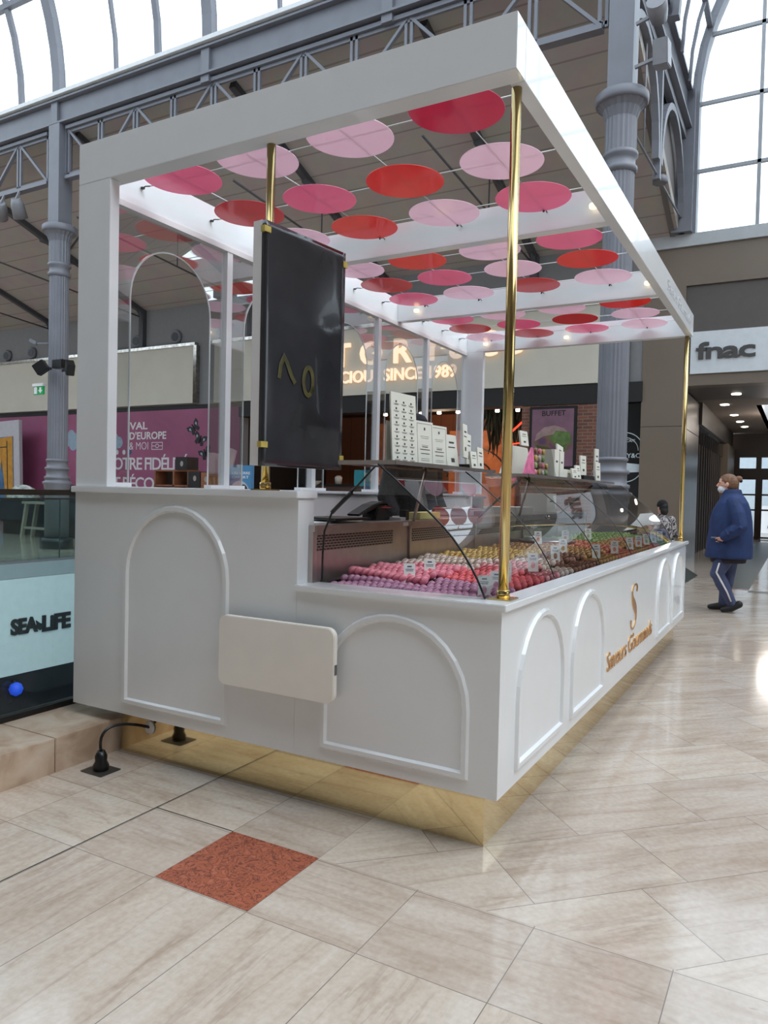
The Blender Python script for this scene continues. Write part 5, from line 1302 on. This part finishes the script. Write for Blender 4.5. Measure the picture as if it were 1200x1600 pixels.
def place(mb, mtx): return MB().merge(mb, mtx)
SKIN = cloud_mat('skin', [(0.3, (206, 152, 130)), (0.7, (222, 172, 150))], 12, 0.5, 0.2)
def add_head(mb, f, z, s=1.0):
    ball(mb, (f, 0, z+0.018*s), (0.094*s, 0.074*s, 0.098*s)); ball(mb, (f+0.022*s, 0, z-0.055*s), (0.066*s, 0.056*s, 0.066*s))
    mb.tube([(f+0.085*s, 0, z+0.015*s), (f+0.112*s, 0, z-0.03*s), (f+0.082*s, 0, z-0.042*s)], [0.010*s, 0.015*s, 0.012*s], 10)
    for q in (-1, 1): ball(mb, (f-0.005*s, q*0.075*s, z-0.012*s), (0.018*s, 0.010*s, 0.03*s))
    ball(mb, (f+0.078*s, 0, z-0.075*s), (0.014*s, 0.026*s, 0.008*s)); ball(mb, (f+0.072*s, 0, z-0.105*s), (0.018*s, 0.022*s, 0.016*s))
    for q in (-1, 1): ball(mb, (f+0.078*s, q*0.03*s, z+0.016*s), (0.014*s, 0.02*s, 0.007*s))
def add_hand(mb, wrist, d, side, s=1.0):
    """palm, four bent fingers and a thumb; d = direction of the hand, side = towards the thumb"""
    w = Vector(wrist); d = Vector(d).normalized(); sd = Vector(side); sd = (sd-d*sd.dot(d)).normalized(); nr = d.cross(sd)
    pal = w+d*0.05*s
    for q in (-0.026, -0.009, 0.009, 0.026): limb(mb, [w+sd*q*0.7*s, w+d*0.085*s+sd*q*s], [0.013*s, 0.012*s])
    for q, L in ((-0.028, 0.062), (-0.0095, 0.076), (0.0095, 0.08), (0.028, 0.072)):
        a = w+d*0.085*s+sd*q*s; b = a+d*L*0.5*s+nr*0.010*s; c = b+d*L*0.42*s+nr*0.026*s
        limb(mb, [a, b, c], [0.0095*s, 0.0088*s, 0.0075*s])
    a = w+d*0.022*s+sd*0.026*s; b = a+sd*0.028*s+d*0.03*s; c = b+d*0.03*s+sd*0.006*s+nr*0.008*s
    limb(mb, [a, b, c], [0.013*s, 0.0105*s, 0.0085*s])
def frame(loc, heading):
    h = Vector((heading[0], heading[1], 0)).normalized(); l = Vector((-h.y, h.x, 0))
    m4 = Matrix((h, l, Z_)).transposed().to_4x4(); m4.translation = loc; return m4

# the woman in the blue coat
loc = Vector((-0.78, 10.2, 0)); FM = frame(loc, (-1, -0.08))
wom = thing('person', 'woman in a blue coat, white face mask and striped leggings walking past', 'person', loc)
mb = MB()
add_head(mb, 0.03, 1.60); limb(mb, [(0.0, 0, 1.40), (0.01, 0, 1.50)], [0.06, 0.056])
loft(mb, [(-0.02, 0, 0.78, 0.16, 0.18), (-0.02, 0, 0.95, 0.19, 0.20), (-0.03, 0, 1.15, 0.17, 0.18), (-0.04, 0, 1.33, 0.14, 0.19), (-0.03, 0, 1.43, 0.08, 0.10)])
NL = [(-0.03, 0.10, 0.84), (0.105, 0.105, 0.48), (-0.065, 0.095, 0.13)]
RL = [(-0.03, -0.10, 0.84), (-0.02, -0.10, 0.47), (0.03, -0.10, 0.10)]
limb(mb, NL, [0.095, 0.062, 0.042]); limb(mb, RL, [0.095, 0.062, 0.042])
limb(mb, [(-0.065, 0.095, 0.12), (-0.13, 0.095, 0.105), (0.01, 0.095, 0.03)], [0.036, 0.034, 0.026]); limb(mb, [(0.03, -0.10, 0.09), (-0.03, -0.10, 0.045), (0.17, -0.10, 0.035)], [0.036, 0.034, 0.026])
for q in (1, -1):
    limb(mb, [(-0.05, q*0.20, 1.36), (-0.13, q*0.29, 1.08), (0.05, q*0.275, 0.95)], [0.06, 0.05, 0.034])
    add_hand(mb, (0.055, q*0.268, 0.935), (0.45, -0.5*q, -0.6), (0.7, 0.2*q, 0.5), 0.9)
sculpt('body', mb, SKIN, wom, FM, 0.006, 2)
COAT = cloud_mat('blue_coat_cloth', [(0.3, (17, 36, 76)), (0.7, (26, 50, 98))], 7, 0.75, 0.8)
mb = MB()
loft(mb, [(-0.012, 0, 0.675, 0.268, 0.255), (-0.015, 0, 0.70, 0.272, 0.26), (-0.02, 0, 0.82, 0.268, 0.26), (-0.027, 0, 1.0, 0.256, 0.26), (-0.027, 0, 1.14, 0.244, 0.25), (-0.032, 0, 1.27, 0.218, 0.235), (-0.04, 0, 1.36, 0.180, 0.225), (-0.042, 0, 1.42, 0.145, 0.17), (-0.035, 0, 1.47, 0.115, 0.11), (-0.03, 0, 1.525, 0.105, 0.09), (-0.03, 0, 1.53, 0.10, 0.085)])
for q in (1, -1):
    limb(mb, [(-0.05, q*0.185, 1.36), (-0.10, q*0.25, 1.22), (-0.135, q*0.29, 1.08)], [0.085, 0.088, 0.084]); limb(mb, [(-0.135, q*0.29, 1.08), (-0.03, q*0.285, 1.0), (0.035, q*0.277, 0.955)], [0.084, 0.07, 0.058])
    for k in range(5):
        a = k*0.8; c = Vector((-0.06, q*0.2, 1.34)).lerp(Vector((-0.135, q*0.29, 1.08)), k/4)
        mb.tube([c+Vector((0.07, q*0.035, 0.02)), c+Vector((0.0, q*0.088, -0.012)), c+Vector((-0.07, q*0.03, -0.02))], [0.006, 0.014, 0.006], 6)
    for k in range(3):
        c = Vector((-0.10, q*0.29, 1.06)).lerp(Vector((0.03, q*0.277, 0.96)), k/2.5); mb.tube([c+Vector((0.03, q*0.04, 0.06)), c+Vector((0.0, q*0.075, 0.0)), c+Vector((-0.04, q*0.03, -0.06))], [0.005, 0.011, 0.005], 6)
sculpt('coat', mb, COAT, wom, FM, 0.009, 1)
place(MB().tube([(0.13, 0.232, 0.90), (0.02, 0.268, 0.865)], 0.008, 6), FM).build('pocket_edge', mat('coat_edge', (20, 34, 74), 0.8), wom)
place(MB().tube([(0.225, 0.02, 0.69), (0.228, 0.02, 1.0), (0.195, 0.02, 1.25)], 0.007, 6), FM).build('zip', mat('coat_edge', (20, 34, 74), 0.8), wom)
place(MB().box(0.10, 0.19, 0.20, 0.215, 0.925, 0.94), FM).build('button_tab', mat('tab_grey', (120, 120, 124)), wom)
LEG = cloud_mat('navy_leggings', [(0.3, (50, 58, 88)), (0.7, (70, 78, 110))], 9, 0.8, 0.5)
mb = MB(); limb(mb, [NL[0], Vector(NL[0]).lerp(Vector(NL[1]), 0.5), NL[1], Vector(NL[1]).lerp(Vector(NL[2]), 0.35), NL[2]], [0.125, 0.112, 0.086, 0.082, 0.056])
limb(mb, [RL[0], Vector(RL[0]).lerp(Vector(RL[1]), 0.5), RL[1], Vector(RL[1]).lerp(Vector(RL[2]), 0.35), RL[2]], [0.125, 0.108, 0.082, 0.08, 0.055])
sculpt('leggings', mb, LEG, wom, FM, 0.008, 2)
mb = MB(); loft(mb, [(-0.01, 0, 0.62, 0.20, 0.22), (-0.01, 0, 0.70, 0.22, 0.23)]); sculpt('skirt_hem', mb, mat('dark_hem', (34, 30, 36), 0.9), wom, FM, 0.01)
place(MB().tube([(0.085, 0.215, 0.62), (0.115, 0.192, 0.50), (0.06, 0.185, 0.40), (-0.01, 0.172, 0.27), (-0.06, 0.153, 0.15)], [0.010, 0.011, 0.011, 0.010, 0.009], 8), FM).build('white_stripe', WHT, wom)
mb = MB(); SHOE = mat('black_shoe', (18, 18, 20), 0.6)
limb(mb, [(-0.15, 0.095, 0.115), (-0.06, 0.095, 0.06), (0.03, 0.095, 0.033)], [0.046, 0.046, 0.03]); sculpt('shoe', mb, SHOE, wom, FM, 0.007, 2)
mb = MB(); limb(mb, [(-0.04, -0.10, 0.052), (0.06, -0.10, 0.055), (0.18, -0.10, 0.035)], [0.05, 0.048, 0.032]); sculpt('shoe', mb, SHOE, wom, FM, 0.007, 2)
HAIR = cloud_mat('brown_hair', [(0.3, (92, 62, 44)), (0.7, (132, 94, 68))], 30, 0.6, 1.0)
mb = MB(); ball(mb, (0.012, 0, 1.635), (0.105, 0.084, 0.09)); ball(mb, (-0.025, 0, 1.60), (0.085, 0.083, 0.10)); ball(mb, (-0.10, 0, 1.66), (0.045, 0.045, 0.04)); ball(mb, (-0.06, 0, 1.53), (0.035, 0.045, 0.04))
sculpt('hair', mb, HAIR, wom, FM, 0.007, 1)
place(ball(MB(), (-0.125, 0, 1.635), (0.02, 0.03, 0.022)), FM).build('hair_tie', BLACK, wom)
mb = MB(); ball(mb, (0.070, 0, 1.530), (0.066, 0.060, 0.050)); place(mb, FM).build('face_mask', mat('mask_white', (206, 208, 214), 0.8, var=0.1, scale=30), wom)
place(MB().tube([(0.08, 0.058, 1.555), (0.03, 0.077, 1.59), (0.02, 0.08, 1.60)], 0.003, 6), FM).build('mask_loop', WHT, wom)
place(ball(ball(MB(), (0.115, 0.032, 1.612), (0.010, 0.013, 0.008), 12), (0.115, -0.032, 1.612), (0.010, 0.013, 0.008), 12), FM).build('eye', mat('eye_dark', (40, 34, 34), 0.3), wom)

def stander(label, loc, heading, hgt, coat_m, leg_m, hat_m=None, hair_m=None, bald=False):
    s = hgt/1.72; FM = frame(Vector(loc), heading) @ Matrix.Scale(s, 4)
    p = thing('person', label, 'person', loc)
    mb = MB(); add_head(mb, 0.02, 1.60); limb(mb, [(-0.01, 0, 1.40), (0.0, 0, 1.50)], [0.056, 0.053])
    loft(mb, [(0, 0, 0.80, 0.12, 0.17), (0, 0, 1.0, 0.12, 0.16), (0, 0, 1.25, 0.13, 0.18), (0, 0, 1.38, 0.10, 0.18), (0, 0, 1.44, 0.06, 0.08)])
    for q in (1, -1):
        limb(mb, [(0, q*0.09, 0.86), (0.01, q*0.095, 0.48), (-0.01, q*0.095, 0.09)], [0.09, 0.058, 0.04]); limb(mb, [(-0.04, q*0.095, 0.045), (0.15, q*0.10, 0.03)], [0.036, 0.026])
        limb(mb, [(0, q*0.20, 1.37), (-0.03, q*0.25, 1.08), (0.12, q*0.24, 0.92)], [0.055, 0.045, 0.032]); add_hand(mb, (0.13, q*0.24, 0.91), (0.8, 0, -0.4), (0.3, -q*0.5, 0.8))
    sculpt('body', mb, SKIN, p, FM, 0.008, 2)
    mb = MB(); loft(mb, [(0, 0, 0.80, 0.155, 0.20), (0, 0, 1.0, 0.15, 0.19), (0, 0, 1.25, 0.158, 0.205), (0, 0, 1.38, 0.125, 0.20), (0, 0, 1.44, 0.08, 0.10), (0, 0, 1.48, 0.072, 0.08)])
    for q in (1, -1): limb(mb, [(0, q*0.195, 1.37), (-0.03, q*0.25, 1.08), (0.10, q*0.24, 0.935)], [0.075, 0.066, 0.048])
    sculpt('jacket', mb, coat_m, p, FM, 0.010, 2)
    mb = MB()
    for q in (1, -1): limb(mb, [(0, q*0.09, 0.86), (0.01, q*0.095, 0.48), (-0.01, q*0.095, 0.10)], [0.112, 0.082, 0.062])
    sculpt('trousers', mb, leg_m, p, FM, 0.010, 2)
    for q in (1, -1):
        mb = MB(); limb(mb, [(-0.04, q*0.095, 0.05), (0.06, q*0.098, 0.05), (0.16, q*0.10, 0.034)], [0.048, 0.046, 0.032]); sculpt('shoe', mb, SHOE, p, FM, 0.009, 1)
    if hat_m:
        mb = MB(); ball(mb, (0.012, 0, 1.65), (0.11, 0.09, 0.095)); loft(mb, [(0.012, 0, 1.625, 0.109, 0.089), (0.012, 0, 1.655, 0.113, 0.093)]); sculpt('cap', mb, hat_m, p, FM, 0.007, 1)
    if hair_m:
        mb = MB(); ball(mb, (-0.012, 0, 1.62), (0.10, 0.084, 0.09)); ball(mb, (-0.05, 0, 1.54), (0.06, 0.078, 0.09)); sculpt('hair', mb, hair_m, p, FM, 0.008, 1)
    place(ball(ball(MB(), (0.104, 0.03, 1.612), (0.009, 0.012, 0.008), 12), (0.104, -0.03, 1.612), (0.009, 0.012, 0.008), 12), FM).build('eye', mat('eye_dark', (40, 34, 34), 0.3), p)
    return p, FM
FUZZ = cloud_mat('black_knit', [(0.35, (18, 16, 18)), (0.65, (52, 48, 48))], 60, 0.95, 2.0)
stander('vendor in a black knitted top and dark cap behind the display case', (-2.76, 5.42, 0.241), (1, -0.45), 1.78, FUZZ, DK, mat('dark_navy_cap', (38, 36, 46), 0.8))
CAMO = cloud_mat('camouflage_cloth', [(0.38, (40, 38, 42)), (0.45, (110, 104, 104)), (0.55, (180, 172, 170)), (0.62, (60, 56, 60))], 9, 0.85, 1.5)
stander('small person in a black beanie and black-and-white patterned coat at the far counter end', (-1.76, 11.5, 0), (-0.6, 0.6), 1.36, CAMO, DK, mat('black_wool', (20, 20, 22), 0.95), mat('black_hair', (24, 22, 22), 0.7))
p, FMm = stander('bald man in a black jacket and mask behind the kiosk, by the wooden shelves', (-13.58, 15.1, 0), (1, -0.1), 1.80, mat('black_jacket', (26, 26, 28), 0.8), DK, bald=True)
place(ball(MB(), (0.068, 0, 1.528), (0.062, 0.06, 0.054)), FMm).build('face_mask', BLACK, p)
